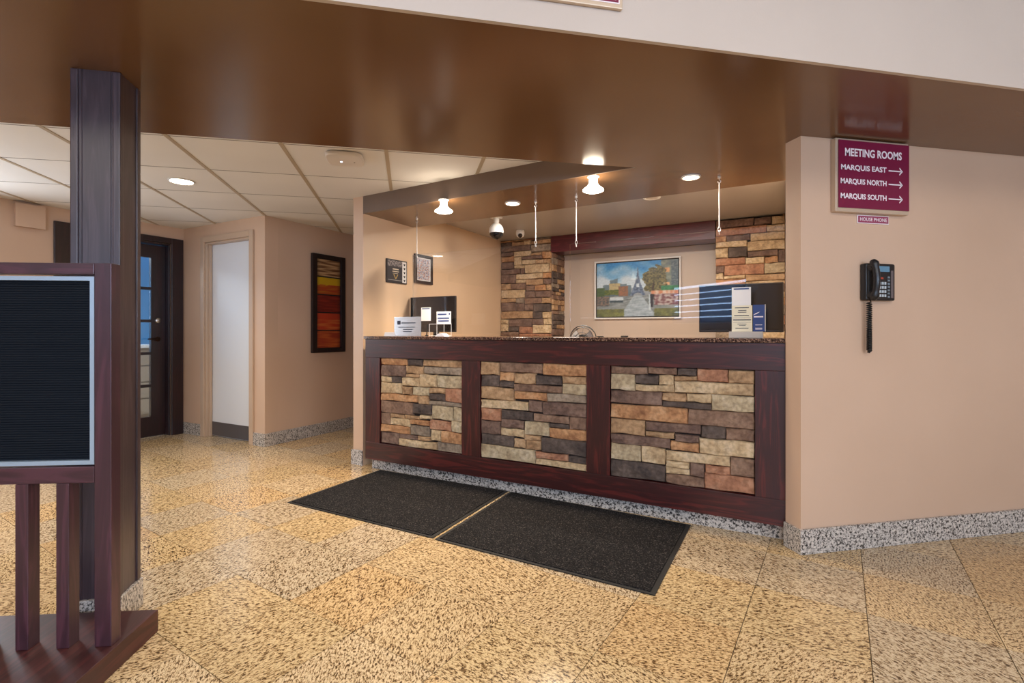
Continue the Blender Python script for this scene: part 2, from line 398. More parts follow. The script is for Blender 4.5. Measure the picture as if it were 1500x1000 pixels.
# far wall (u = FU) with door 1 opening, door wall (n = DN) with door 2, art wall (u = AU)
D1A, D1B, D1T = 2.097, 2.959, 2.045
T_ = 0.14
fw = MB()
fw.box(-FU-T_, -FU, -4.0, .2, 0, ZC); fw.box(-FU-T_, -FU, 1.4, D1A, 0, ZC); fw.box(-FU-T_, -FU, .2, 1.4, 0, .7); fw.box(-FU-T_, -FU, .2, 1.4, 2.1, ZC); fw.box(-FU-T_, -FU, D1B, DN+0.2, 0, ZC); fw.box(-FU-T_, -FU, D1A, D1B, D1T, ZC)
struct(fw.build('wall_far', P_WALL, fr='K'), 'beige hallway wall with the dark glazed door')
D2A, D2B, D2T = 4.60, 5.36, 2.045
dw = MB(); dw.box(-D2A, -AU, DN, DN+T_, 0, ZC); dw.box(-FU, -D2B, DN, DN+T_, 0, ZC); dw.box(-D2B, -D2A, DN, DN+T_, D2T, ZC)
struct(dw.build('wall_hall', P_WALL, fr='K'), 'beige wall around the white service door')
struct(MB().box(-AU-0.12, -AU, DN+T_, 6.2, 0, ZC).build('wall_left', P_WALL, fr='K'), 'beige side wall carrying the tall framed art')
struct(MB().box(-AU, -UL-0.12, 6.1, 6.2, 0, ZC).build('wall_passage', P_WALL, fr='K'))
wn4 = struct(MB().box(-FU-.1, -FU-.05, .2, .25, .7, 2.1).box(-FU-.1, -FU-.05, 1.35, 1.4, .7, 2.1).box(-FU-.1, -FU-.05, .25, 1.35, .7, .75).box(-FU-.1, -FU-.05, .25, 1.35, 2.05, 2.1).build('window_4', WHITEP, fr='K'))
MB().box(-FU-.08, -FU-.072, .25, 1.35, .75, 2.05).build('pane', GLASS, wn4)
# lobby walls behind the camera, with three windows
struct(box('wall_west', P_WALL, (-7.2, -7.08, -3.5, 1.1, 0, 3.0)))
wl = MB(); z0, z1 = 1.3, 2.26
wl.box(-7.2, 6, -3.5, -3.4, 0, z0); wl.box(-7.2, 6, -3.5, -3.4, z1, 3.0)
for a, b in ((-7.2, -6.1), (-3.7, -2.4), (0.0, 1.4), (3.8, 6)): wl.box(a, b, -3.5, -3.4, z0, z1)
struct(wl.build('wall_front', P_WALL))
struct(box('wall_east', P_WALL, (5.9, 6, -3.4, 2.147, 0, 3.0)))
for i, a in enumerate((-6.1, -2.4, 1.4)):
    wn = struct(MB().box(a, a+2.4, -3.48, -3.42, z0, z0+0.05).box(a, a+2.4, -3.48, -3.42, z1-0.05, z1).box(a, a+0.05, -3.48, -3.42, z0+.05, z1-.05).box(a+2.35, a+2.4, -3.48, -3.42, z0+.05, z1-.05).box(a+1.17, a+1.23, -3.48, -3.42, z0+.05, z1-.05).build('window_%d' % (i+1), WHITEP))
    MB().box(a+.05, a+1.17, -3.455, -3.447, z0+.05, z1-.05).build('pane', GLASS, wn)
    MB().box(a+1.23, a+2.35, -3.455, -3.447, z0+.05, z1-.05).build('pane', GLASS, wn)

SLAT = bpy.data.materials.new('translucent_blind_slat'); SLAT.use_nodes = True; _t = SLAT.node_tree
_tr = _t.nodes.new('ShaderNodeBsdfTranslucent'); _tr.inputs[0].default_value = (.10, .13, .20, 1); _t.links.new(_tr.outputs[0], _t.nodes['Material Output'].inputs[0])
for i, a in enumerate((-6.1, -2.4, 1.4)):
    if i: break
    bl = thing('window_blind', 'W', (a+1.2, -3.37, z0), 'pale horizontal slat blind on the left lobby window behind the camera', 'blind')
    z = z0+.02
    while z < z1-.1:
        MB().box(a+.02, a+2.38, -3.374, -3.371, z, z+.118).build('slat', SLAT, bl); z += .146
# baseboards
BH = 0.124
def bb(name, m): return struct(m)
struct(MB().prism([(WRX-0.014, WRY-0.016), (6, WRY-0.016), (6, WRY-0.001), (WRX-0.001, WRY-0.001), (WRX-0.001, 2.25), (WRX-0.014, 2.25)], 0, BH).build('baseboard_right', G_BASE, bevel=0.002), 'grey speckled granite baseboard along the right wall')
struct(MB().box(-AU+0.001, -AU+0.013, DN-0.013, 6.1, 0, BH).build('baseboard_left', G_BASE, fr='K', bevel=0.002), 'grey granite baseboard under the framed art')
struct(MB().box(-D2A+0.055, -AU+0.001, DN-0.013, DN-0.001, 0, BH).build('baseboard_hall', G_BASE, fr='K', bevel=0.002))
struct(MB().box(-FU+0.013, -D2B-0.065, DN-0.013, DN-0.001, 0, BH).build('baseboard_corner', G_BASE, fr='K', bevel=0.002))
struct(MB().box(-FU+0.001, -FU+0.013, -4, D1A-0.13, 0, BH).build('baseboard_far', G_BASE, fr='K', bevel=0.002))
struct(MB().prism([tuple(BL+fn*(e+.001)), tuple(PO+fn*(e+.001)-bd*-.013), tuple(PO+CN*0.3-CN*0+bd*.013), tuple(PO+CN*.3+bd*.001), tuple(PO+bd*.001), tuple(PO+fn*(e+.013)+bd*.001), tuple(BL+fn*(e+.013))][:1]+[tuple(PO+bd*.013+fn*(e+.001)), tuple(PO+bd*.013+fn*(e+.014)), tuple(BL+fn*(e+.014))], 0, BH).build('baseboard_post', G_BASE, bevel=0.002), 'granite baseboard at the foot of the post')

# door 1 (dark, glazed)
W_DK = wood('dark_door_wood', 'z', (30, 13, 16), (46, 20, 24), 0.3)
cs = MB(); cw = 0.118
for a, b, z0_, z1_ in ((D1A-cw, D1A, 0, D1T+0.06), (D1B, D1B+cw, 0, D1T+0.06), (D1A, D1B, D1T, D1T+0.06)): cs.box(-FU, -FU+0.022, a, b, z0_, z1_)
for a, b in ((D1A, D1A+0.02), (D1B-0.02, D1B)): cs.box(-FU-T_, -FU, a, b, 0, D1T-.001)
cs.box(-FU-T_, -FU, D1A, D1B, D1T-0.02, D1T-.001)
struct(cs.build('trim_2', W_DK, fr='K', bevel=0.004), 'dark wooden casing around the glazed door')
FL = FU+0.105
door1 = tag(thing('door_1', 'K', (-FL, D1A+0.022, 0.006), 'dark wooden door with a column of glass panes, deadbolt and lever', None), kind='structure')
DA, DB = D1A+0.023, D1B-0.023
GL0, GL1 = DA+0.135, DB-0.135
zb, zt = 0.215, 1.885
m = MB(); m.box(-FL, -FL+.04, DA, GL0, .008, 2.02).box(-FL, -FL+.04, GL1, DB, .008, 2.02).box(-FL, -FL+.04, GL0, GL1, .008, zb).box(-FL, -FL+.04, GL0, GL1, zt, 2.02)
m.build('door_leaf', W_DK, door1)
hh = (zt-zb-4*0.03)/5
for i in range(5):
    z = zb+i*(hh+0.03)
    MB().box(-FL+.016, -FL+.022, GL0, GL1, z, z+hh).build('pane', GLASS, door1)
    if i: MB().box(-FL+.008, -FL+.036, GL0, GL1, z-0.03, z).build('glazing_bar', W_DK, door1)
yk = DB-0.075
MB().lathe([(0.030, 0), (0.031, .01), (.026, .02), (.012, .026), (.001, .03)], (-FL+.041, yk, 1.225), 'x').build('deadbolt', METAL, door1, smooth=True)
h = MB(); h.lathe([(0.027, 0), (0.027, .008), (.011, .012), (.010, .045)], (-FL+.041, yk, 1.03), 'x'); h.tube([(-FL+.082, yk+.005, 1.03), (-FL+.086, yk-.03, 1.032), (-FL+.082, yk-.11, 1.03)], [.010, .009, .007])
h.build('door_handle', mat('bronze_handle', (60, 42, 34), .3, metal=.9), door1, smooth=True)
# office seen through the glass
OFFB = mat('blue_office_paint', (86, 150, 196), 0.7)
struct(MB().box(-8.4, -8.3, .8, 4.6, 0, ZC).build('wall_office_back', OFFB, fr='K'))
struct(MB().box(-8.3, -FU-T_, 4.5, 4.6, 0, ZC).box(-8.3, -FU-T_, .8, .9, 0, ZC).build('wall_office_sides', OFFB, fr='K'))
ca = thing('filing_cabinet', 'K', (-7.2, 2.9, 0), 'beige drawer cabinet with white top seen through the glazed door', 'cabinet')
CABM = mat('beige_laminate', (176, 160, 140), .4)
MB().box(-7.7, -7.22, 1.9, 3.6, 0, .9).build('body', CABM, ca)
MB().box(-7.74, -7.16, 1.88, 3.62, .9, .935).build('top', WHITEP, ca)
for k in range(4):
    for q in range(3):
        MB().box(-7.22, -7.2, 1.93+q*.56, 1.93+q*.56+.53, .05+k*.21, .05+k*.21+.19).build('drawer', CABM, ca)
ol = bpy.data.lights.new('office_light', 'AREA'); ol.shape = 'RECTANGLE'; ol.size = 1.6; ol.size_y = 1.2; ol.energy = 85; ol.color = (.85, .93, 1)
oo = bpy.data.objects.new('office_light', ol); col.objects.link(oo); oo.location = to_world('K', (-6.9, 1.7, ZC-.03))

# door 2 (white service door, beige frame)
cs = MB(); cw = 0.06
for a, b, za, zb_ in ((D2A-cw, D2A, 0, D2T+cw), (D2B, D2B+cw, 0, D2T+cw), (D2A, D2B, D2T, D2T+cw)): cs.box(-b, -a, DN-0.018, DN, za, zb_)
for a, b in ((D2A, D2A+.018), (D2B-.018, D2B)): cs.box(-b, -a, DN, DN+T_, 0, D2T-.001)
cs.box(-D2B, -D2A, DN, DN+T_, D2T-.018, D2T-.001)
for a in (D2A+.018, D2B-.034): cs.box(-a-.016, -a, DN+.03, DN+.058, 0, D2T-.02)
struct(cs.build('trim_3', P_TRIM, fr='K', bevel=0.003), 'beige metal frame around the white door')
d2 = tag(thing('door_2', 'K', (-D2B, DN+.06, 0.005), 'plain white service door with a grey metal kick plate', None), kind='structure')
MB().box(-D2B+.019, -D2A-.019, DN+.062, DN+.105, .008, D2T-.02).build('door_leaf', mat('white_door_paint', (226, 228, 232), .45), d2)
MB().box(-D2B+.022, -D2A-.022, DN+.058, DN+.0615, .012, .155).build('kick_plate', mat('dull_kick_plate', (120, 116, 118), .4, metal=.7), d2)

# small painted box high on the far wall
q0 = on_x(20, 334, -FU, 'K'); q1 = on_x(62, 300, -FU, 'K')
pb = thing('junction_box', 'K', (-FU+.001, q0.y, 2.01), 'square cover box painted beige high on the far left wall', 'box')
MB().box(-FU+.001, -FU+.05, q0.y, q1.y, 2.01, 2.20).build('body', P_WALL, pb, bevel=.004)
MB().box(-FU+.05, -FU+.056, q0.y-.005, q1.y+.005, 2.005, 2.205).build('cover', P_WALL, pb, bevel=.002)

# ================================================================ STONEWORK
def stone_mesh(x0, x1, z0, z1, depth, rng, flip=False):
    """irregular ledgestone block in (x, z), front towards -y"""
    g = 0.0012
    x0 += g; x1 -= g; z0 += g; z1 -= g
    w_, h_ = x1-x0, z1-z0; j = min(0.004, h_*.12)
    n = 5
    ring = []
    for (x, z) in ((x0, z0), (x0+w_*.33, z0), (x0+w_*.66, z0), (x1, z0), (x1, (z0+z1)/2), (x1, z1), (x0+w_*.66, z1), (x0+w_*.33, z1), (x0, z1), (x0, (z0+z1)/2)):
        ring.append((x+rng.uniform(-j, j)*.7, z+rng.uniform(-j, j)))
    k = len(ring); cx, cz = (x0+x1)/2, (z0+z1)/2
    vs = [(x, 0, z) for x, z in ring]
    vs += [(x, -depth*.72, z) for x, z in ring]
    ins = min(.0045, h_*.12)
    for x, z in ring:
        dx = ins if x < cx-w_*.3 else (-ins if x > cx+w_*.3 else 0); dz = ins if z < cz-h_*.2 else (-ins if z > cz+h_*.2 else 0)
        vs.append((x+dx, -depth*rng.uniform(.9, 1.12), z+dz))
    vs.append((cx+rng.uniform(-.2, .2)*w_, -depth*rng.uniform(1.0, 1.2), cz))
    fs = []
    for i in range(k):
        q = (i+1) % k
        fs.append((i, q, k+q, k+i)); fs.append((k+i, k+q, 2*k+q, 2*k+i)); fs.append((2*k+i, 2*k+q, 3*k))
    return vs, fs
def stones_into(parent, lst, yfront, ybase, rng, side=None):
    """lst of (x0,x1,z0,z1,colour) in frame K; front of stones near yfront"""
    for x0, x1, z0, z1, c in lst:
        if z1-z0 < .012 or x1-x0 < .012: continue
        dp = (ybase-yfront)*rng.uniform(.8, 1.12)
        vs, fs = stone_mesh(x0, x1, z0, z1, dp, rng)
        cx, cz = (x0+x1)/2, (z0+z1)/2
        if side is None: vs = [(x-cx, y, z-cz) for x, y, z in vs]; loc = Vector((cx, ybase, cz))
        else:            # side = x of plane, facing +x; x coordinate above runs along n
            vs = [(-y, x-cx, z-cz) for x, y, z in vs]; loc = Vector((side, cx, cz))
        me = bpy.data.meshes.new('stone'); me.from_pydata(vs, [], fs); me.materials.append(STONE[SK[c]])
        bm = bmesh.new(); bm.from_mesh(me); bmesh.ops.recalc_face_normals(bm, faces=bm.faces); bm.to_mesh(me); bm.free()
        o = bpy.data.objects.new('stone', me); col.objects.link(o); o.parent = parent
        o.location = loc-ORG[parent.name][1]
def read(crop, sc, lst, n):
    out = []
    for x0, x1, yt, yb, c in lst:
        ax, bx = crop[0]+x0/sc, crop[0]+x1/sc; mx = (ax+bx)/2
        out.append([on_y(ax, 500, n, 'K').x, on_y(bx, 500, n, 'K').x, on_y(mx, crop[1]+yb/sc, n, 'K').z, on_y(mx, crop[1]+yt/sc, n, 'K').z, c])
    return out
def settle(lst, x0, x1, z0, z1):
    """close the gaps: grow every stone until it touches a neighbour or the edge"""
    # shave overlaps
    for i, s in enumerate(lst):
        for o in lst[i+1:]:
            ox = min(s[1], o[1])-max(s[0], o[0]); oz = min(s[3], o[3])-max(s[2], o[2])
            if ox > 0 and oz > 0:
                if oz <= ox:
                    m_ = (max(s[2], o[2])+min(s[3], o[3]))/2
                    if s[2]+s[3] < o[2]+o[3]: s[3] = m_; o[2] = m_
                    else: s[2] = m_; o[3] = m_
                else:
                    m_ = (max(s[0], o[0])+min(s[1], o[1]))/2
                    if s[0]+s[1] < o[0]+o[1]: s[1] = m_; o[0] = m_
                    else: s[0] = m_; o[1] = m_
    for s in lst: s[0] = max(s[0], x0); s[1] = min(s[1], x1); s[2] = max(s[2], z0); s[3] = min(s[3], z1)
    step = .001
    for _ in range(70):
        for s in lst:
            for k, d in ((0, -step), (1, step), (2, -step), (3, step)):
                t_ = list(s); t_[k] += d
                if t_[0] < x0 or t_[1] > x1 or t_[2] < z0 or t_[3] > z1: continue
                if any(o is not s and t_[0] < o[1]-1e-6 and t_[1] > o[0]+1e-6 and t_[2] < o[3]-1e-6 and t_[3] > o[2]+1e-6 and
                       not (s[0] < o[1]-1e-6 and s[1] > o[0]+1e-6 and s[2] < o[3]-1e-6 and s[3] > o[2]+1e-6) for o in lst): continue
                s[k] = t_[k]
    for s in lst: s[0] = max(s[0], x0); s[1] = min(s[1], x1); s[2] = max(s[2], z0); s[3] = min(s[3], z1)
    return lst
def rows(x0, x1, z0, z1, rng, cols='TLOPBGDR', wmin=.1, wmax=.34, hmin=.045, hmax=.1):
    out = []; z = z0
    while z < z1-.01:
        h_ = rng.uniform(hmin, hmax)
        if z1-z-h_ < hmin: h_ = z1-z
        x = x0
        while x < x1-.01:
            w_ = rng.uniform(wmin, wmax)
            if x1-x-w_ < wmin*.7: w_ = x1-x
            out.append([x, x+w_, z, z+h_, rng.choice(cols)]); x += w_
        z += h_
    return out

P1 = [(75,322,105,160,'O'),(328,458,98,150,'D'),(465,820,118,170,'T'),(68,305,165,255,'P'),(310,470,158,230,'T'),(480,820,175,240,'G'),
(335,430,238,262,'T'),(75,175,268,305,'L'),(182,270,275,315,'D'),(278,430,268,345,'L'),(442,590,245,352,'L'),(592,820,252,362,'K'),
(75,270,315,410,'L'),(275,365,358,425,'T'),(372,518,360,435,'K'),(522,668,365,412,'T'),(672,820,378,495,'R'),(520,665,418,475,'D'),
(75,412,420,485,'O'),(422,520,445,500,'T'),(525,820,490,540,'G'),(72,368,485,600,'B'),(375,540,505,605,'D'),(545,740,545,655,'K'),(745,820,565,660,'K'),
(75,168,590,690,'B'),(172,295,602,635,'T'),(298,432,612,648,'T'),(438,545,615,652,'L'),(168,345,645,705,'L'),(350,522,660,705,'O'),(525,722,665,752,'R'),(728,820,672,770,'K'),
(72,342,710,770,'O'),(350,525,710,800,'G'),(80,245,775,865,'P'),(250,420,790,832,'P'),(422,532,815,848,'T'),(535,630,762,850,'L'),(632,820,765,855,'O'),(248,592,840,910,'L'),(598,820,868,955,'G')]
P2 = [(45,212,60,160,'T'),(220,565,65,150,'B'),(572,940,75,180,'O'),(50,205,170,250,'D'),(207,330,140,212,'O'),(335,510,155,238,'T'),(515,735,170,245,'D'),(740,940,185,240,'T'),
(225,325,222,270,'D'),(330,725,250,310,'B'),(730,940,245,332,'K'),(58,325,270,375,'T'),(332,602,318,385,'O'),(605,940,330,395,'G'),
(45,445,380,450,'L'),(455,565,405,480,'P'),(575,940,390,520,'P'),(50,215,450,545,'R'),(230,490,465,545,'D'),(495,790,495,565,'B'),(795,940,535,630,'B'),
(55,215,555,655,'P'),(232,415,550,612,'P'),(418,620,555,680,'K'),(625,790,575,615,'D'),(220,415,620,685,'L'),(630,935,620,720,'O'),
(55,325,665,760,'D'),(420,556,672,715,'T'),(330,430,700,780,'T'),(432,552,720,795,'T'),(558,935,695,840,'D'),(50,508,765,890,'K'),(510,780,810,890,'R'),(785,935,845,895,'D'),(525,935,880,955,'L')]
P3 = [(38,300,52,105,'B'),(305,505,60,112,'B'),(508,642,70,118,'D'),(650,860,70,162,'R'),(865,1050,80,165,'T'),(48,215,110,215,'K'),(218,375,118,178,'D'),(380,490,122,182,'L'),(495,648,122,155,'T'),
(218,485,182,235,'L'),(488,1050,170,250,'L'),(45,402,225,320,'P'),(405,570,245,295,'T'),(575,745,255,305,'L'),(405,740,305,350,'D'),(750,1050,258,370,'K'),
(48,580,325,430,'O'),(582,1045,370,480,'B'),(45,282,425,535,'T'),(288,670,448,525,'P'),(678,845,485,552,'D'),(850,1050,492,580,'B'),(288,490,505,555,'T'),(492,658,535,588,'P'),
(45,460,530,620,'P'),(462,655,582,645,'O'),(662,1042,565,690,'L'),(48,255,590,715,'K'),(260,425,620,735,'L'),(430,878,645,745,'L'),(882,1045,705,830,'B'),
(432,588,708,762,'L'),(432,588,762,812,'L'),(598,700,732,828,'P'),(708,875,752,810,'R'),(45,425,715,840,'D'),(430,690,815,895,'B'),(698,1050,815,945,'R')]
PR = [(70,350,120,175,'L'),(355,680,95,150,'L'),(690,885,75,130,'O'),(890,945,55,115,'T'),(75,530,165,265,'P'),(545,745,150,235,'P'),(750,945,130,225,'L'),
(75,690,265,360,'R'),(695,945,235,300,'L'),(80,200,385,440,'O'),(200,490,365,430,'P'),(495,945,325,425,'L'),(85,450,450,515,'L'),(455,945,430,545,'L'),
(65,220,530,640,'L'),(225,455,520,630,'D'),(460,830,560,625,'P'),(835,945,550,690,'P'),(75,430,650,730,'R'),(435,665,640,710,'L'),(668,820,630,695,'O'),
(60,170,745,830,'P'),(175,660,740,850,'R'),(665,945,710,820,'K'),(65,160,835,905,'L'),(165,430,860,893,'L'),(435,945,840,915,'T'),(80,430,910,970,'O'),(440,905,930,965,'L')]
PL1 = [(130,320,135,225,'O'),(325,520,135,190,'T'),(525,680,115,185,'R'),(690,950,85,175,'G'),(285,495,240,278,'T'),(500,610,200,265,'L'),(615,975,190,255,'T'),(110,280,245,310,'D'),(180,610,290,380,'P'),(625,975,260,380,'G'),
(140,315,410,470,'P'),(320,610,385,480,'L'),(630,800,415,448,'T'),(810,965,395,505,'O'),(320,450,490,620,'L'),(455,800,455,520,'P'),(455,690,530,600,'L'),(690,825,525,590,'T'),(835,965,515,585,'T'),
(50,315,485,575,'O'),(85,320,580,690,'P'),(330,500,625,670,'L'),(505,930,605,740,'L'),(935,990,600,740,'T'),(95,430,700,785,'P'),(430,505,685,745,'P'),(90,360,795,935,'P'),(365,800,765,860,'L'),(820,985,755,850,'O'),
(375,525,880,930,'L'),(535,820,865,965,'T'),(830,965,860,950,'P')]
PL2 = [(90,265,70,165,'T'),(270,520,60,155,'B'),(530,680,90,185,'B'),(685,870,80,180,'O'),(880,965,75,180,'T'),(95,505,170,305,'L'),(510,690,190,300,'P'),(695,960,185,290,'P'),
(100,350,320,378,'T'),(355,500,320,385,'G'),(505,800,310,410,'B'),(805,965,305,380,'T'),(90,350,395,530,'P'),(355,500,410,520,'P'),(505,650,425,520,'P'),(655,960,405,540,'D'),
(90,655,545,675,'T'),(660,810,555,650,'D'),(820,980,555,650,'L'),(90,225,685,750,'L'),(235,635,690,790,'P'),(640,820,660,750,'P'),(835,980,665,760,'L'),
(85,230,765,885,'L'),(235,405,820,880,'D'),(415,640,820,915,'R'),(650,960,775,910,'L'),(90,405,890,970,'B'),(410,960,925,985,'R')]

# pillars (structure) at the back of the reception
rng = random.Random(3)
def pillar(name, x0, x1, lst, label, zread):
    ps = struct(MB().box(x0+.012, x1-.012, NP+.05, NB-.005, 0, ZC-.012).build(name, MORTAR, fr='K'), label)
    lst = settle(lst, x0, x1, zread, ZC-.012)
    low = rows(x0, x1, .80, zread, rng, wmin=.12, wmax=.3)
    stones_into(ps, lst+low, NP, NP+.052, rng)
    return ps
xl0, xl1 = -UL+.004, -2.376
L_ = read((725,335), 11.76, PL1, NP)+read((725,410), 11.76, PL2, NP)
pl = pillar('wall_pillar_left', xl0, xl1, L_, 'left ledgestone pillar behind the reception', on_y(765, 493, NP, 'K').z)
sd = rows(NP+.03, NB-.006, .8, ZC-.012, rng, 'PPBDBDGT', wmin=.1, wmax=.2, hmin=.04, hmax=.085)
stones_into(pl, sd, 0, .03, rng, side=xl1-.012)
xr0, xr1 = -.583, -UR-.002
pr = pillar('wall_pillar_right', xr0, xr1, read((1040,300), 8.333, PR, NP), 'right ledgestone pillar behind the reception', on_y(1090, 417, NP, 'K').z)

# beam between the pillars
hb = struct(MB().box(xl1+.002, xr0-.002, NP+.005, NB-.12, 2.035, ZC-.0095).build('trim_4', wood('header_wood', 'x', (74, 18, 28), (98, 32, 40), .38, .3), fr='K', bevel=.003), 'glossy dark red wooden header between the stone pillars')
struct(MB().box(xl1+.002, xr0-.002, NB-.12, NB-.001, 2.05, ZC-.0095).build('trim_5', BLACKM, fr='K'))

# ================================================================ RECEPTION COUNTER
NC = 2.975; CX0, CX1 = -2.955, .0215
ZR0, ZR1, ZP0, ZP1 = .086, 1.05, .224, .902
ct = thing('reception_counter', 'K', (-1.46, NC, 0), 'dark mahogany reception counter with three ledgestone panels', 'counter')
MB().box(CX0+.02, CX1-.0, NC+.056, NC+.075, 0, ZR0).build('toe_kick', G_BASE, ct, label='grey speckled granite toe kick')
MB().box(CX0, CX1, NC+.056, NC+.36, ZR0, 1.04).build('body', WX, ct)
MB().box(CX0, CX1, NC, NC+.056, ZP1, ZR1).build('rail', WX, ct, bevel=.002)
MB().box(CX0, CX1, NC, NC+.056, ZR0, ZP0).build('rail', WX, ct, bevel=.002)
for a, b in ((CX0, -2.802), (-2.022, -1.866), (-1.079, -.929), (-.127, CX1)):
    MB().box(a, b, NC+.0015, NC+.056, ZP0+.0005, ZP1-.0005).build('stile', WZ, ct, bevel=.0015)
rng = random.Random(11)
for (a, b), crop, sc, lst in (((-2.802, -2.022), (545,510), 6.25, P1), ((-1.866, -1.079), (695,520), 5.714, P2), ((-.929, -.127), (885,525), 4.761, P3)):
    pn = MB().box(a+.0005, b-.0005, NC+.040, NC+.0555, ZP0+.0005, ZP1-.0005).build('stone_panel', MORTAR, ct, label='panel of stacked ledgestone in tan, grey and plum tones')
    stones_into(pn, settle(read(crop, sc, lst, NC+.012), a+.001, b-.001, ZP0+.001, ZP1-.001), NC+.010, NC+.0395, rng)
top = tag(MB().box(CX0-.004, CX1+.0, NC-.018, NC+.42, 1.0505, 1.0725).build('countertop', G_TOP, fr='K', bevel=.003), 'thin brown speckled granite top on the reception counter', 'countertop')
ZT = 1.0726
# lower work desk behind
wd = thing('work_desk', 'K', (-1.5, 3.8, 0), 'low work desk behind the reception counter carrying the monitors', 'desk')
MB().box(-3.03, .02, 3.40, 4.05, .73, .76).build('desktop', mat('desk_laminate', (150, 120, 95), .4), wd)
for x in (-3.0, -1.5, -.03): MB().box(x, x+.03, 3.42, 4.03, 0, .73).build('side_panel', WZ, wd)

# ================================================================ FLOOR MATS
matm = mat('charcoal_carpet', (44, 42, 42), .95, spec=.1, bump=1.0, bscale=220); nt, b = nodes(matm)
tc = new(nt, 'ShaderNodeTexCoord'); n = new(nt, 'ShaderNodeTexNoise'); n.inputs['Scale'].default_value = 150; n.inputs['Detail'].default_value = 4; nt.links.new(tc.outputs['Object'], n.inputs[0])
r = ramp(nt, [(.35, (18, 17, 18)), (.58, (42, 40, 40)), (.75, (104, 98, 94))], n.outputs['Fac']); nt.links.new(r.outputs[0], b.inputs['Base Color'])
RUB = mat('black_rubber_edge', (26, 25, 25), .6)
def floor_mat(corners, label, nick=False):
    P = [on_z(x, y, .006, 'K') for x, y in corners]
    c = sum(P, Vector())/4
    t_ = thing('floor_mat', 'K', (c.x, c.y, .0), label, 'mat', 'charcoal floor mats in front of the counter')
    inn = [p+(c-p).normalized()*.028 for p in P]
    MB().prism([(p.x, p.y) for p in P], .0008, .005).build('rubber_border', RUB, t_)
    MB().prism([(p.x, p.y) for p in inn], .0051, .009).build('carpet', matm, t_)
    return t_
floor_mat([(421,735),(557,687.5),(744,718.5),(634,787)], 'charcoal carpet floor mat farther from the camera, at the left half of the counter')
floor_mat([(637,789),(748,719.5),(1012,768),(959,871)], 'charcoal carpet floor mat nearer the camera, at the right half of the counter')

# ================================================================ COLUMN
cx0_, cx1_, cyf, cyb = -1.228, -1.064, 2.135, 2.285
cl = thing('column', 'W', ((cx0_+cx1_)/2, (cyf+cyb)/2, 0), 'square dark wood clad column rising to the ceiling beam', 'column')
W_COL = wood('column_wood', 'z', (56, 42, 48), (74, 58, 64), .4, .7)
MB().box(cx0_+.006, cx1_-.006, cyf+.006, cyb-.006, .112, ZS).build('core_cladding', W_COL, cl)
for x in (cx0_, cx1_-.026):
    for y in (cyf, cyb-.026): MB().box(x, x+.026, y, y+.026, .112, ZS-.001).build('corner_trim', W_COL, cl, bevel=.004)
for x in (cx0_+.032, cx1_-.038): MB().box(x, x+.005, cyf+.003, cyf+.006, .112, ZS-.001).build('bead', W_COL, cl)
MB().box(cx0_-.006, cx1_+.006, cyf-.006, cyb+.006, .0005, .1115).build('plinth', G_BASE, cl, bevel=.002, label='grey granite plinth')

# ================================================================ LETTER BOARD STAND (frame S)
YF = on_z(150, 947, .081, 'S').y            # front plane of the stand
def SX(px): return on_y(px, 500, YF, 'S').x
def SZ(px, py): return on_y(px, py, YF, 'S').z
xr = SX(163); xi = SX(138); ztop = SZ(163, 385.5); zr1 = SZ(100, 401.5); zb1 = SZ(100, 684); zb0 = SZ(70, 708.5)
th = .045; bz = .081
W_ST = wood('stand_wood', 'z', (58, 28, 38), (80, 42, 54), .45, .6); W_SX = wood('stand_wood_along_x', 'x', (58, 28, 38), (80, 42, 54), .45, .6)
xl = xr-1.05; st_w = xr-xi
sb = thing('letter_board_stand', 'S', ((xr+xl)/2, YF, 0), 'dark wooden stand holding a black letter board', 'stand')
e0 = on_z(232, 892, bz, 'S')
MB().box(xl-.02, e0.x, e0.y-.49, e0.y, .0008, bz).build('base', wood('base_wood', 'y', (58, 22, 22), (80, 34, 32), .45), sb, bevel=.002)
MB().box(xi, xr, YF, YF+th, bz, ztop).build('post', W_ST, sb, bevel=.002)
MB().box(xl, xl+st_w, YF, YF+th, bz, ztop).build('post', W_ST, sb, bevel=.002)
MB().box(xl+st_w+.0005, xi-.0005, YF, YF+th, zr1, ztop).build('rail', W_SX, sb, bevel=.002)
MB().box(xl+st_w+.0005, xi-.0005, YF, YF+th, zb0, zb1).build('rail', W_SX, sb, bevel=.002)
xs0, xs1 = SX(22), SX(41); x2 = SX(82), SX(101); pit = x2[0]-xs0
for k in range(-4, 2):
    a = x2[0]+(k-0)*pit if k <= 0 else None
    if a is None or a < xl+st_w+.02: continue
    MB().box(a, a+(xs1-xs0), YF, YF+th, bz, zb0-.0005).build('spindle', W_ST, sb, bevel=.0015)
ba0, ba1 = xl+st_w+.004, xi-.006
bb0, bb1 = zb1+.005, zr1-.006
al = mat('pale_blue_aluminium', (176, 196, 214), .3, metal=.35)
fwid = .0135
fm = MB(); fm.box(ba0, ba1, YF+.008, YF+.036, bb1-fwid, bb1).box(ba0, ba1, YF+.008, YF+.036, bb0, bb0+fwid).box(ba0, ba0+fwid, YF+.008, YF+.036, bb0+fwid, bb1-fwid).box(ba1-fwid, ba1, YF+.008, YF+.036, bb0+fwid, bb1-fwid)
fm.build('board_frame', al, sb, label='pale aluminium board frame')
felt = mat('black_grooved_felt', (16, 22, 30), .8, spec=.2)
gr = MB(); gr.box(ba0+fwid, ba1-fwid, YF+.026, YF+.034, bb0+fwid, bb1-fwid)
z = bb0+fwid; npz = .0079
while z+npz < bb1-fwid:
    gr.box(ba0+fwid, ba1-fwid, YF+.0225, YF+.0265, z+.0012, z+npz-.0012); z += npz
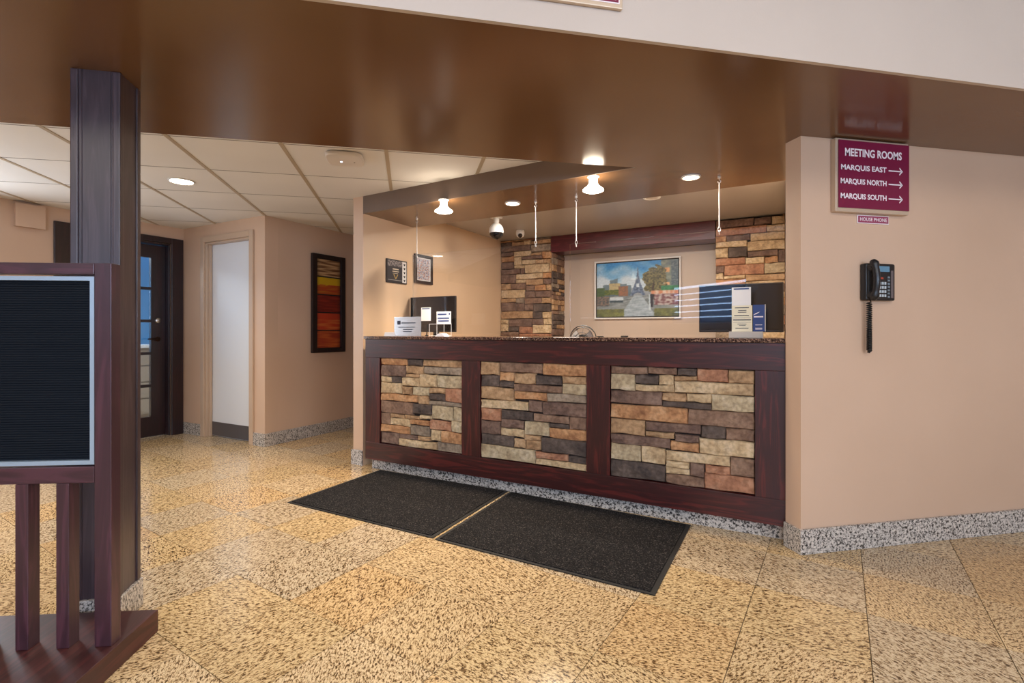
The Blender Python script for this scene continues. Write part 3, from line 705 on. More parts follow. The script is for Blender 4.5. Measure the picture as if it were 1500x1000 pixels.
gr.build('letter_board', felt, sb, label='black felt board with horizontal grooves')

# ================================================================ TEXT
def text_mesh(body, size, width=None, extr=.0008, off=0.0, align='LEFT', spacing=1.0):
    c = bpy.data.curves.new('t', 'FONT'); c.body = body; c.size = size; c.extrude = extr; c.offset = off; c.align_x = align; c.resolution_u = 3; c.space_character = spacing
    o = bpy.data.objects.new('t', c); col.objects.link(o); bpy.context.view_layer.update()
    dg = bpy.context.evaluated_depsgraph_get(); me = bpy.data.meshes.new_from_object(o.evaluated_get(dg))
    vs = [v.co.copy() for v in me.vertices]; fs = [list(p.vertices) for p in me.polygons]
    bpy.data.objects.remove(o); bpy.data.curves.remove(c); bpy.data.meshes.remove(me)
    x0 = min(v.x for v in vs); x1 = max(v.x for v in vs); y0 = min(v.y for v in vs)
    k = (width/(x1-x0)) if width else 1
    y1 = max(v.y for v in vs)
    return [Vector(((v.x-x0)*k, v.y-y0, v.z)) for v in vs], fs, (x1-x0)*k, y1-y0
def put_text(mb, body, x, z, h, width, y, extr=.0006, off=0.0, axis='y'):
    """lettering on a plane facing -y: bottom-left at (x,z), cap height h"""
    vs, fs, w_, hh_ = text_mesh(body, 1.0, None, 0, off)
    mb.add([(x+v.x*width/w_, y-extr, z+v.y*h/hh_) for v in vs], fs)
def arrow(mb, x0, x1, z, y, hh_, t_):
    y1 = y+.0003
    mb.prism_y([(x0, z-t_/2), (x1-t_, z-t_/2), (x1-t_, z+t_/2), (x0, z+t_/2)], y-.0006, y1)
    for s in (1, -1):
        mb.prism_y([(x1, z), (x1-hh_, z+s*hh_), (x1-hh_-t_*.3, z+s*(hh_-t_)), (x1-t_*1.4, z)], y-.0006, y1)

def letters(mb, parent):
    par = list(range(len(mb.v)))
    def fd(i):
        while par[i] != i: par[i] = par[par[i]]; i = par[i]
        return i
    for f in mb.f:
        for k in f[1:]: par[fd(k)] = fd(f[0])
    gr_ = {}
    for f in mb.f: gr_.setdefault(fd(f[0]), []).append(f)
    for fs in gr_.values():
        ids = sorted({k for f in fs for k in f}); mp = {k: n for n, k in enumerate(ids)}
        q = MB(); q.v = [mb.v[k] for k in ids]; q.f = [[mp[k] for k in f] for f in fs]; q.build('letter', LETT, parent)
# meeting-room sign
RY = WRY-.001
def rw(px, py, y=RY): return on_y(px, py, y)
MAROON = mat('maroon_sign_face', (122, 24, 62), .28); SILV = mat('champagne_sign_frame', (206, 184, 160), .35, metal=.3); LETT = mat('white_lettering', (244, 232, 236), .5)
ys = RY-.034
a = rw(1225, 305, ys); b = rw(1332, 212, ys)
X0, X1, Z0, Z1 = a.x, b.x, rw(1280, 312, ys).z, ZS-.006
sg = thing('room_sign', 'W', ((X0+X1)/2, RY, Z0), 'maroon directional sign for meeting rooms in a pale frame on the right wall', 'sign')
MB().box(X0, X1, ys+.004, RY, Z0, Z1).build('frame', SILV, sg, bevel=.003)
MB().box(X0+.014, X1-.002, ys-.001, ys+.004, Z0+.020, Z1-.010).build('panel', MAROON, sg)
lt = MB(); ar = MB(); fw_ = X1-X0-.016; FX = X0+.014; fh = (Z1-.010)-(Z0+.020); fz = Z0+.020
def row(body, u0, u1, v0, v1, arr=None):
    put_text(lt, body, FX+u0*fw_, fz+(1-v1)*fh, (v1-v0)*fh, (u1-u0)*fw_, ys-.001, off=.028)
    if arr: arrow(ar, FX+arr[0]*fw_, FX+arr[1]*fw_, fz+(1-(v0+v1)/2)*fh, ys-.0012, .020, .006)
row('MEETING ROOMS', .085, .89, .115, .235)
row('MARQUIS EAST', .03, .67, .36, .455, (.70, .905))
row('MARQUIS NORTH', .025, .67, .565, .66, (.70, .905))
row('MARQUIS SOUTH', .025, .67, .785, .88, (.70, .905))
letters(lt, sg)
for k in range(3):
    q = MB(); a0 = [v for v in ar.v]; nv = len(ar.v)//3; q.v = ar.v[k*nv:(k+1)*nv]; q.f = [[i-k*nv for i in f] for f in ar.f if k*nv <= f[0] < (k+1)*nv]; q.build('arrow', LETT, sg)
# house phone plate
a = rw(1255, 327.5); b = rw(1301, 316.5)
hp = thing('phone_plate', 'W', ((a.x+b.x)/2, RY, a.z), 'small maroon plate reading HOUSE PHONE below the large room sign', 'sign')
z0p, z1p = rw(1278, 328).z, rw(1278, 316).z
MB().box(a.x, b.x, RY-.004, RY, z0p, z1p).build('rim', LETT, hp, bevel=.001)
MB().box(a.x+.004, b.x-.004, RY-.0052, RY-.004, z0p+.004, z1p-.004).build('panel', mat('maroon_plate', (150, 62, 92), .35), hp)
lt = MB(); put_text(lt, 'HOUSE PHONE', a.x+.014, z0p+.012, z1p-z0p-.024, b.x-a.x-.028, RY-.0055, off=.01); o = lt.build('lettering', LETT, hp); o['kind'] = 'stuff'
# sign on the fascia (only its lower edge in view)
fy = BEAM0-.013
a = on_y(788, 0, fy-.012); b = on_y(912, 14, fy-.012)
fs_ = thing('fascia_sign', 'W', ((a.x+b.x)/2, fy, b.z), 'maroon sign in a pale frame high on the beam fascia, mostly above the picture', 'sign')
MB().box(b.x-.62, b.x, fy-.014, fy, b.z, b.z+.30).build('frame', SILV, fs_, bevel=.003)
MB().box(b.x-.602, b.x-.012, fy-.0155, fy-.014, b.z+.014, b.z+.286).build('border', LETT, fs_)
MB().box(b.x-.598, b.x-.016, fy-.0165, fy-.0155, b.z+.018, b.z+.282).build('panel', MAROON, fs_)
m = MB(); m.box(b.x-.590, b.x-.024, fy-.017, fy-.0165, b.z+.0245, b.z+.0275).box(b.x-.0265, b.x-.024, fy-.017, fy-.0165, b.z+.0275, b.z+.27); m.build('inner_line', LETT, fs_)

# ================================================================ WALL PHONE
a = rw(1258, 440, RY-.03); b = rw(1313, 386, RY-.03)
px0, px1 = rw(1259, 440).x+.001, b.x; pz0, pz1 = rw(1290, 440, RY-.03).z, rw(1290, 386, RY-.03).z
ph = thing('wall_phone', 'W', ((px0+px1)/2, RY, pz0), 'black corded office phone mounted on the right wall', 'phone')
PHB = mat('phone_black', (30, 30, 33), .32); PHK = mat('phone_keys', (190, 200, 205), .4)
W_, H_ = px1-px0, pz1-pz0
m = MB(); m.prism([(px0, RY), (px0, RY-.028), (px0+.012, RY-.040), (px1-.012, RY-.030), (px1, RY-.022), (px1, RY)], pz0, pz1)
m.build('body', PHB, ph, bevel=.008, smooth=True)
def face_y(x): return RY-.040+(x-px0-.012)/(W_-.024)*.010-.001
def facebox(mb, x0, x1, z0, z1, t_=.002):
    ya, yb = face_y(x0), face_y(x1)
    mb.add([(x0,ya-t_,z0),(x1,yb-t_,z0),(x1,yb-t_,z1),(x0,ya-t_,z1),(x0,ya+.001,z0),(x1,yb+.001,z0),(x1,yb+.001,z1),(x0,ya+.001,z1)], [(0,1,2,3),(4,7,6,5),(0,4,5,1),(1,5,6,2),(2,6,7,3),(3,7,4,0)])
    return mb
hx0, hx1 = px0+.002, px0+.048
kx = px0+.078
facebox(MB(), kx, kx+.068, pz1-.042, pz1-.014).build('display', mat('blue_lcd', (96, 140, 165), .25), ph)
kb = MB()
for r_ in range(4):
    for c_ in range(3): facebox(kb, kx+c_*.017, kx+c_*.017+.011, pz0+.018+r_*.021, pz0+.018+r_*.021+.013, .003)
o = kb.build('keypad', PHK, ph); o['kind'] = 'stuff'
kb = MB()
for r_ in range(7): facebox(kb, kx+.056, kx+.069, pz0+.015+r_*.0165, pz0+.024+r_*.0165, .003)
o = kb.build('feature_keys', mat('feature_key_grey', (120, 132, 140), .4), ph); o['kind'] = 'stuff'
facebox(MB(), kx+.008, kx+.026, pz0+.108, pz0+.118, .003).build('hold_key', mat('red_key', (178, 70, 50), .4), ph)
facebox(MB(), px1-.038, px1-.022, pz0+.014, pz1-.035, .0015).build('label_strip', mat('label_strip_grey', (104, 92, 92), .5), ph)
# handset: bowed grip with two ends
hx = (hx0+hx1)/2; hs = MB()
path = []; rad = []
for i in range(17):
    t_ = i/16; z = pz0+.004+t_*(H_+.006)
    bow = sin(pi*t_)**.7
    path.append((hx, RY-.050-.024*bow, z)); rad.append(.021 if t_ < .18 or t_ > .82 else .016)
rad[0] = .014; rad[-1] = .014
hs.tube(path, rad, 14)
hs.cyl((hx, RY-.040, pz0+.030), (hx, RY-.058, pz0+.024), .023, 16, .019).cyl((hx, RY-.040, pz1-.026), (hx, RY-.058, pz1-.02), .023, 16, .019)
hs.build('handset', PHB, ph, smooth=True)
MB().box(hx-.020, hx+.028, RY-.046, RY-.036, pz0+.012, pz1-.012).build('cradle', BLACKM, ph, bevel=.004)
zc_end = rw(1275, 517, RY-.05).z
crd = []
turns = 26; zt_ = pz0-.01; zb_ = zc_end+.012
for i in range(turns*10+1):
    t_ = i/(turns*10); z = zt_+(zb_-zt_)*(t_**.92)
    r_ = .0105; a_ = 2*pi*i/10
    crd.append((hx+.002+r_*cos(a_), RY-.030+r_*sin(a_), z))
MB().tube([(hx, RY-.045, pz0+.01), (hx, RY-.038, pz0-.002)]+crd, .0034, 5).build('coiled_cord', BLACKP, ph, smooth=True)
crd2 = []
for i in range(14*10+1):
    t_ = i/140; z = zc_end+.002+t_*.12; a_ = 2*pi*i/10
    crd2.append((hx+.002+.008*cos(a_)*(.5+.5*min(1, t_*6)), RY-.030+.008*sin(a_), z))
MB().tube(crd2, .0038, 5).build('coiled_cord', BLACKP, ph, smooth=True)

# ================================================================ CEILING LIGHTS
def spot(name, loc, power, colr=WARM, angle=130, blend=1.0, r=.05):
    l = bpy.data.lights.new(name, 'SPOT'); l.energy = power; l.color = colr; l.spot_size = R(angle); l.spot_blend = blend; l.shadow_soft_size = r
    o = bpy.data.objects.new(name, l); col.objects.link(o); o.location = loc; return o
def downlight(p, z, rad, label, bulb=False, power=30, colr=WARM):
    t_ = thing('ceiling_light', 'W', (p.x, p.y, z-.006), label, 'light', 'recessed ceiling lights')
    if bulb: rad = .026
    MB().lathe([(rad+.012, .0055), (rad+.012, .001), (rad+.002, -.002), (rad, .0), (rad, .0055)], (p.x, p.y, z-.006)).build('trim_ring', WHITEP, t_, smooth=True)
    if bulb:
        MB().lathe([(.024, -.002), (.026, -.045), (.040, -.065), (.064, -.082), (.066, -.090), (.05, -.097), (.002, -.100)], (p.x, p.y, z)).build('bulb', LAMP, t_, smooth=True)
        spot('lamp_beam', (p.x, p.y, z-.15), power)
    else:
        MB().lathe([(.001, .002), (rad-.001, .002), (rad-.001, -.0015), (.001, -.002)], (p.x, p.y, z-.004)).build('diffuser', LAMP, t_)
        spot('lamp_beam', (p.x, p.y, z-.02), power, (1.0, .90, .78))
downlight(on_z(650, 309, ZS-.085), ZS, .045, 'protruding lit lamp in the soffit, leftmost over the counter', True, 95)
downlight(on_z(751, 297.5, ZS), ZS, .048, 'flush lit downlight in the soffit, second from the left over the counter', False, 35)
downlight(on_z(869, 278, ZS-.085), ZS, .045, 'protruding lit lamp in the soffit, third from the left over the counter', True, 45)
downlight(on_z(1012, 259, ZS), ZS, .048, 'flush lit downlight in the soffit, rightmost over the counter', False, 35)
downlight(on_z(266, 265, ZC), ZC, .075, 'round lit downlight in the white tile ceiling above the hall', False, 60)
downlight(Vector((-2.9, 3.5, 0)), ZC, .075, 'added round downlight filling the hall, unseen in the tile ceiling left of the dark column', False, 60, NEUT)  # extra fixture added out of view to brighten the hall
downlight(Vector((-.62, 2.93, 0)), ZC, .075, 'added round downlight filling the hall, unseen in the tile ceiling behind the wide beam', False, 45, NEUT)  # another added fixture, unseen, lighting the floor for bounce
q = on_z(955, 289, ZC-.008)
t_ = thing('ceiling_light', 'W', (q.x, q.y, ZC-.014), 'unlit white ringed downlight in the inner ceiling, half hidden by the soffit edge', 'light')
MB().lathe([(.07, .0055), (.07, .001), (.055, -.003), (.05, .002), (.05, .0055)], (q.x, q.y, ZC-.0145)).build('trim_ring', WHITEP, t_, smooth=True)
MB().lathe([(.001, .002), (.049, .002), (.049, -.0005), (.001, -.0005)], (q.x, q.y, ZC-.011)).build('lens', mat('frosted_lens', (210, 205, 200), .4), t_)

# fill light added inside the reception to brighten it, with no fixture of its own
rp = K(1.15, 4.0); rl = area('rear_fill_light', (rp.x, rp.y, ZC-.012), (rp.x, rp.y, 0), 2.0, .35, 58, NEUT); rl.rotation_euler = (0, 0, KROT)

# wifi access point
ap = thing('access_point', 'W', (-.40, 3.34, ZC), 'white rounded wireless access point on the tile ceiling with a lit dot', 'access point')
m = MB(); pts = []
for i in range(32):
    a_ = 2*pi*i/32; c_, s_ = cos(a_), sin(a_); pts.append((-.40+.115*abs(c_)**.5*(1 if c_ > 0 else -1), 3.34+.115*abs(s_)**.5*(1 if s_ > 0 else -1)))
m.prism(pts, ZC-.03, ZC-.0035).build('body', mat('warm_white_plastic', (222, 214, 206), .4), ap, bevel=.008, smooth=True)
MB().lathe([(.001, 0), (.006, 0), (.006, -.0015), (.001, -.002)], (-.425, 3.36, ZC-.03)).build('status_light', mat('blue_led', (200, 210, 255), .3, emit=(.7, .75, 1), es=6), ap)
MB().lathe([(.001, 0), (.005, 0), (.005, -.001), (.001, -.001)], (-.345, 3.36, ZC-.03)).build('sensor_hole', BLACKM, ap)

# ================================================================ SECURITY CAMERAS
q = on_z(727, 318, ZC-.008)
sc_ = thing('security_camera', 'W', (q.x, q.y, ZC-.008), 'white pendant dome camera hanging from the inner ceiling beside the left pillar', 'camera')
zz = ZC-.009
MB().lathe([(.06, 0), (.06, -.008), (.03, -.012), (.028, -.045), (.022, -.055)], (q.x, q.y, zz)).build('mount', WHITEP, sc_, smooth=True)
MB().lathe([(.022, 0), (.05, -.02), (.068, -.05), (.072, -.085), (.070, -.10)], (q.x, q.y, zz-.055)).build('housing', WHITEP, sc_, smooth=True)
MB().lathe([(.067, 0), (.064, -.02), (.045, -.045), (.015, -.058), (.001, -.060)], (q.x, q.y, zz-.155)).build('dome', mat('smoked_dome', (18, 18, 20), .1), sc_, smooth=True)
q = on_z(762, 337, ZC-.008)
s2 = thing('security_camera', 'W', (q.x, q.y, ZC-.008), 'small white turret camera with black lens on the inner ceiling beside the header', 'camera')
MB().lathe([(.042, 0), (.047, -.02), (.047, -.045), (.038, -.07), (.02, -.08), (.001, -.082)], (q.x, q.y, zz)).build('housing', WHITEP, s2, smooth=True)
dv = Vector((-q.x, -q.y, 0)).normalized()
c0 = Vector((q.x, q.y, zz-.058))
MB().cyl(c0+dv*.02, c0+dv*.052+Vector((0, 0, -.012)), .028, 20, .022).build('lens', mat('smoked_dome', (18, 18, 20), .1), s2, smooth=True)
q = on_z(795, 297, ZC-.008)
s3 = thing('detector', 'W', (q.x, q.y, ZC-.009), 'small black detector on the inner ceiling behind the second chain', 'detector')
MB().lathe([(.05, 0), (.05, -.006), (.03, -.03), (.012, -.045), (.001, -.047)], (q.x, q.y, zz)).build('body', BLACKP, s3, smooth=True)

# ================================================================ HANGING ACRYLIC GUARDS
def chain(hook, zt_, zb_, par):
    x, y = hook
    ring = lambda cx, cz, rx, rz, rot: [(cx+(rx*cos(2*pi*i/14))*(1 if rot else 0), y+(0 if rot else rx*cos(2*pi*i/14)), cz+rz*sin(2*pi*i/14)) for i in range(14)]
    m = MB(); m.cyl((x, y, ZS-.0005), (x, y, ZS-.012), .011, 12); m.tube([(x, y, ZS-.01), (x, y, ZS-.02), (x+.008, y, ZS-.028), (x+.008, y, ZS-.036), (x, y, ZS-.042), (x-.008, y, ZS-.036), (x-.008, y, ZS-.03)], .0034, 6)
    m.build('ceiling_hook', CHROME, par, smooth=True)
    z = ZS-.05; k = 0
    while z > zt_+.03 and k < 3:
        MB().tube(ring(x, z, .010, .016, 1 if k == 1 else k % 2), .0030, 6, True).build('chain_link', CHROME, par, smooth=True); z -= .020; k += 1
    MB().cyl((x, y, z+.010), (x, y, zb_+.03), .0036, 8).tube(ring(x, zb_+.02, .008, .014, 1), .0028, 6, True).build('hanger_wire', CHROME, par, smooth=True)
    MB().tube(ring(x, zb_, .007, .011, 0), .0026, 6, True).build('chain_link', CHROME, par, smooth=True)
NG = 3.385
def guard(pxl, pxr, ptop, hooks, zbot, label):
    xa, xb = on_y(pxl, 400, NG, 'K').x, on_y(pxr, 400, NG, 'K').x
    zt_ = ptop
    g = thing('acrylic_guard', 'K', ((xa+xb)/2, NG, ZT), label, 'sneeze guard', 'hanging acrylic guards over the counter')
    MB().box(xa, xb, NG-.0025, NG+.0025, zbot, zt_).build('sheet', ACRYL, g)
    for h in hooks:
        xh = on_z(h[0], h[1], ZS, 'K').x
        chain((xh, NG), ZS-.05, zt_-.012, g)
guard(605, 795, on_y(620, 372, NG, 'K').z, ((620, 322), (788, 297)), 1.09, 'clear acrylic guard hanging from chrome chains over the left half of the counter')
guard(835, 1150.5, on_y(1053, 338, NG, 'K').z, ((844, 287), (1053, 257)), 1.09, 'clear acrylic guard hanging from chrome chains over the right half of the counter')

# ================================================================ PAINTED SURFACES (flat prints)
def print_obj(name, fn_, W, H, nx, ny, place, parent, rough=.35, coat=0):
    """colour grid: fn_(u,v) -> sRGB 0..255, u right, v up; place(a,b)->point"""
    me = bpy.data.meshes.new(name); vs = []; fs = []; cols = []
    fr, org = ORG[parent.name]
    for j in range(ny+1):
        for i in range(nx+1):
            u, v = i/nx, j/ny; vs.append(Vector(place(u*W, v*H))-org); cols.append(lin(fn_(u, v)))
    for j in range(ny):
        for i in range(nx): a = j*(nx+1)+i; fs.append((a, a+1, a+nx+2, a+nx+1))
    me.from_pydata(vs, [], fs)
    ca_ = me.color_attributes.new('print', 'FLOAT_COLOR', 'POINT')
    for i, c in enumerate(cols): ca_.data[i].color = c
    m = mat('print_surface_'+name+str(len(MATS)), (200, 200, 200), rough, coat=coat); nt, b = nodes(m)
    at = new(nt, 'ShaderNodeVertexColor'); at.layer_name = 'print'; nt.links.new(at.outputs[0], b.inputs['Base Color'])
    me.materials.append(m); o = bpy.data.objects.new(name, me); col.objects.link(o); o.parent = parent; ORG[o.name] = (fr, org)
    return o
def nz(x, y, s=1.0, o=0.0): return noise.noise(Vector((x*s, y*s, o)))
def lerp(a, b, t_): t_ = max(0, min(1, t_)); return tuple(a[i]+(b[i]-a[i])*t_ for i in range(3))
def paris(u, v):
    y = 1-v; j1 = nz(u, y, 14, 1); j2 = nz(u, y, 40, 2); j3 = nz(u, y, 6, 3)
    sky = lerp((46, 140, 205), (196, 214, 226), (y-.02)*3.2+j3*.9)
    c = sky
    if y > .50+.04*j1: c = lerp((150, 160, 168), (120, 128, 130), (y-.5)*3)
    sk = .40+.05*nz(u, 0, 9, 5)+(.06 if u < .08 else 0)-(.09 if .17 < u < .27 else 0)-.03*(u < .38)
    if u < .44 and y > sk+ .03: c = lerp((112, 136, 148), (88, 108, 118), (y-sk)*5+j2)
    if .16 < u < .30 and .38 < y < .56: c = lerp((206, 190, 140), (150, 140, 110), .5+j2)
    if u < .10 and y > .46: c = (70, 96, 62)
    if .10 < u < .30 and .50 < y < .60+.03*j1: c = lerp((120, 130, 60), (66, 84, 46), .5+j2*1.5)
    if .28 < u < .40 and .44 < y < .62: c = lerp((160, 112, 84), (120, 90, 74), .5+j2*2)
    # tower
    tx = .52; ty = [(0.10, .004), (.26, .013), (.37, .030), (.42, .040), (.48, .058), (.56, .075), (.66, .115)]
    hw = None
    for (a, wa), (b_, wb) in zip(ty, ty[1:]):
        if a <= y <= b_: hw = wa+(wb-wa)*(y-a)/(b_-a)
    if hw and abs(u-tx) < hw:
        arch = y > .55 and (u-tx)**2/.0045+(y-.66)**2/.0085 < 1
        arch2 = .40 < y < .465 and abs(u-tx) < .018
        if not arch and not arch2: c = lerp((72, 92, 120), (112, 132, 158), .5+j2)
    if .10 < u < .43 and y > .60: pass
    # street
    if y > .62:
        c = lerp((150, 158, 160), (104, 116, 118), .5+nz(u*2+(y-.6)*(.5-u)*6, y*5, 8, 7))
        if abs(u-.52)-.05 < (y-.62)*.45: c = lerp((172, 186, 196), (136, 152, 160), .4+nz(u*3, y*12, 3, 8)*.8)
        if u < .16 and y < .8: c = lerp((86, 92, 96), (130, 110, 96), .5+j2*2)
        if y > .86 and (u < .35 or u > .72): c = lerp((122, 128, 74), (92, 98, 70), .5+j1)
        if .17 < u < .34 and .64 < y < .74: c = (192, 204, 210) if y < .70 else (52, 74, 84)
    # tree and right-hand building
    if u > .80 and y < .62: c = lerp((138, 148, 130), (86, 104, 112), .5+j1)
    if u > .92 and y < .5: c = lerp((70, 92, 108), (100, 116, 120), .5+j2)
    if .84 < u < .90 and .14 < y < .22: c = (214, 160, 110)
    if .84 < u < .90 and .40 < y < .45: c = (224, 176, 130)
    if (u-.73)**2/.020+(y-.34)**2/.058 < 1+.9*j1: c = lerp((136, 128, 84), (60, 62, 44), .5+j2*1.8+j1*.4)
    if abs(u-.725-.02*sin(y*9)) < .010 and .4 < y < .72: c = (58, 46, 40)
    if u > .80 and .46 < y < .54: c = lerp((58, 142, 92), (40, 110, 80), .5+j1)
    if u > .68 and .54 < y < .60: c = lerp((204, 134, 98), (214, 190, 172), .5+nz(u, 0, 22, 9)*2)
    if u > .72 and .60 < y < .80: c = lerp((116, 76, 84), (182, 172, 168), .5+nz(u, y, 26, 12)*1.6)
    if abs(u-.688) < .018 and .60 < y < .84: c = (36, 38, 52)
    if .655 < u < .67+.03*(y-.6) and .6 < y < .9: c = (186, 202, 210)
    return tuple(max(0, min(255, q_+18*j2)) for q_ in c)
a = on_y(872, 384, NB, 'K'); b = on_y(998, 466, NB, 'K')
PW, PH_ = b.x-a.x, a.z-b.z; pz = b.z
pt = thing('framed_painting', 'K', (a.x+PW/2, NB, pz), 'framed oil painting of a Paris street with tower on the reception back wall', 'painting')
fy_ = NB-.035; t_ = .016
m = MB(); m.box(a.x, b.x, fy_, NB-.001, pz, pz+t_).box(a.x, b.x, fy_, NB-.001, pz+PH_-t_, pz+PH_).box(a.x, a.x+t_, fy_, NB-.001, pz+t_, pz+PH_-t_).box(b.x-t_, b.x, fy_, NB-.001, pz+t_, pz+PH_-t_)
m.build('frame', mat('white_frame', (232, 228, 222), .35), pt, bevel=.002)
MB().box(a.x+t_, b.x-t_, fy_+.018, fy_+.03, pz+t_, pz+PH_-t_).build('liner', BLACKM, pt)
g_ = .012
def painterly(u, v):
    c = [0, 0, 0]
    for k in range(5):
        q_ = paris(u+.014*nz(u*40+k*7, v*40, 1, k), v+.012*nz(u*40, v*40+k*5, 1, k+9)); c = [c[i]+q_[i]/5 for i in range(3)]
    return c
print_obj('canvas', painterly, PW-2*t_-2*g_, PH_-2*t_-2*g_, 190, 124, lambda x, z: (a.x+t_+g_+x, fy_+.016, pz+t_+g_+z), pt, .4, .2)

# tall framed art in the hall (five coloured glass panes) on the plane u = AU
xa_ = -AU+.0015
a1 = on_x(455, 516, xa_, 'K'); a2 = on_x(503, 516, xa_, 'K'); n0, n1 = a1.y, a2.y; zA0, zA1 = .882, 1.941
wa = thing('framed_wall_art', 'K', (xa_, (n0+n1)/2, zA0), 'tall dark framed art of five stacked orange, red and tan panels', 'wall art')
ft = .058; XD = xa_+.035
FRM = mat('dark_brown_frame', (34, 20, 18), .35)
m = MB(); m.box(xa_, XD, n0, n0+ft, zA0, zA1).box(xa_, XD, n1-ft, n1, zA0, zA1).box(xa_, XD, n0+ft, n1-ft, zA0, zA0+ft*.8).box(xa_, XD, n0+ft, n1-ft, zA1-ft*.8, zA1)
m.build('frame', FRM, wa, bevel=.004)
MB().box(xa_, xa_+.012, n0+ft, n1-ft, zA0+ft*.8, zA1-ft*.8).build('backing', BLACKM, wa)
zi0, zi1 = zA0+ft*.8, zA1-ft*.8; ph_ = (zi1-zi0)/5
sch = [((196, 96, 44), (160, 60, 36)), ((186, 62, 36), (206, 110, 50)), ((140, 40, 30), (110, 30, 26)), ((164, 60, 34), (206, 166, 30)), ((104, 66, 42), (206, 170, 122))]
for i in range(5):
    z = zi0+i*ph_
    def fn2(u, v, i=i):
        k = .5+nz(u*1.2, v*7, 1.6, 20+i)*1.4
        if i == 3: k = 1 if v > .55+.05*nz(u, 0, 6, 2) else .0+.3*k
        if i == 1: k = 0 if v > .6 else k
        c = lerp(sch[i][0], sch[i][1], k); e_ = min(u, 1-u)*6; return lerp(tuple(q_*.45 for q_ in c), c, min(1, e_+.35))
    print_obj('painted_panel', fn2, n1-n0-2*ft-.006, ph_-.012, 12, 22, lambda x, zz_, z=z: (xa_+.016, n0+ft+.003+x, z+.006+zz_), wa, .12, .6)
for i in range(1, 5): MB().box(xa_+.012, xa_+.020, n0+ft, n1-ft, zi0+i*ph_-.006, zi0+i*ph_+.006).build('divider', BLACKM, wa)

# plaque and framed poster on the kiosk's left wall (u = UL, facing +x)
xw = -UL+.0012
def wall_xy(px, py): return on_x(px, py, xw, 'K')
a1 = wall_xy(565, 413); a2 = wall_xy(594.5, 416); zt1 = wall_xy(565, 378).z
n0, n1, z0_, z1_ = a1.y, a2.y, wall_xy(565, 413).z, zt1
pq = thing('award_plaque', 'K', (xw, (n0+n1)/2, z0_), 'black rectangular plaque with triangle design and white strip of hearts', 'plaque')
MB().box(xw, xw+.014, n0, n1, z0_, z1_).build('board', mat('plaque_black', (44, 40, 42), .35), pq, bevel=.002)
def plq(u, v):
    if u > .78: return (214, 210, 206)
    if v > .72: return lerp((70, 64, 66), (150, 140, 134), .5+nz(u*2, v*2, 9, 30)*1.4)
    if abs(v-.60) < .02 and .26 < u < .58 or abs(v-.49) < .02 and .24 < u < .60 or abs(v-.40) < .015 and .26 < u < .55: return (198, 184, 160)
    if v < .36 and v > .14 and abs(abs(u-.42)-(v-.14)*.5) < .022: return (176, 146, 84)
    if abs(v-.08) < .010: return (180, 172, 164)
    return (54, 50, 52)
print_obj('face_print', plq, n1-n0-.02, z1_-z0_-.02, 60, 60, lambda x, z: (xw+.0146, n0+.01+x, z0_+.01+z), pq)
hm = MB(); strip_n = n0+.01+(n1-n0-.02)*.89
for k in range(5):
    cz = z0_+.03+k*.036; s_ = .013
    pts = []
    for i in range(20):
        a_ = 2*pi*i/20; pts.append((strip_n+s_*.95*sin(a_)**3, cz+s_*(.8125*cos(a_)-.3125*cos(2*a_)-.125*cos(3*a_)-.0625*cos(4*a_))))
    hm.add([(xw+.0152, p[0], p[1]) for p in pts], [list(range(20))])
hm.build('heart_marks', BLACKM, pq)
a1 = wall_xy(606, 415); a2 = wall_xy(632, 415)
n0b, n1b, z0b, z1b = a1.y, a2.y, wall_xy(606, 414).z, wall_xy(606, 371).z
pf = thing('framed_poster', 'K', (xw, (n0b+n1b)/2, z0b), 'small portrait poster in a dark frame above the left monitor', 'picture')
t_ = .028
m = MB(); m.box(xw, xw+.02, n0b, n0b+t_, z0b, z1b).box(xw, xw+.02, n1b-t_, n1b, z0b, z1b).box(xw, xw+.02, n0b+t_, n1b-t_, z0b, z0b+t_).box(xw, xw+.02, n0b+t_, n1b-t_, z1b-t_, z1b)
m.build('frame', FRM, pf, bevel=.002)
def pst(u, v):
    c = lerp((150, 152, 166), (206, 200, 200), .5+nz(u*3, v*4, 5, 40)*1.4)
    if nz(u*3, v*5, 4, 44) > .22: c = (186, 130, 104)
    if nz(u*3, v*5, 4, 47) > .30: c = (92, 96, 124)
    if u < .06 or u > .94 or v < .04 or v > .96: c = (226, 222, 218)
    return c
print_obj('poster', pst, n1b-n0b-2*t_, z1b-z0b-2*t_, 40, 60, lambda x, z: (xw+.010, n0b+t_+x, z0b+t_+z), pf, .2, .3)

# ================================================================ MONITORS
def monitor(x0, x1, z0, z1, y, yaw, label):
    cx = (x0+x1)/2
    t_ = thing('monitor', 'K', (cx, y, .76), label, 'monitor', 'computer monitors on the work desk')
    t_.rotation_euler.z += yaw
    hw = (x1-x0)/2
    MB().box(x0, x1, y, y+.022, z0, z1).build('screen_housing', BLACKP, t_, bevel=.004)
    MB().box(x0+.008, x1-.008, y-.0012, y-.0002, z0+.016, z1-.008).build('screen', mat('dark_screen', (10, 10, 12), .12), t_)
    MB().box(cx-.1, cx+.1, y+.022, y+.045, z0+.06, z1-.06).build('back_shell', BLACKP, t_, bevel=.01)
    MB().box(cx-.025, cx+.025, y+.045, y+.075, .775, z1-.12).build('stand', BLACKM, t_, bevel=.004)
    MB().box(cx-.12, cx+.12, y-.03, y+.15, .7605, .774).build('foot', BLACKM, t_, bevel=.005)
    return t_
nm = 3.62
a = on_y(1024, 417, nm, 'K'); b = on_y(1148, 487, nm, 'K')
monitor(a.x, b.x, 1.105, 1.425, nm, R(0), 'wide black monitor at the right end behind the counter')
a = on_y(601, 435, nm, 'K'); b = on_y(667, 487, nm, 'K')
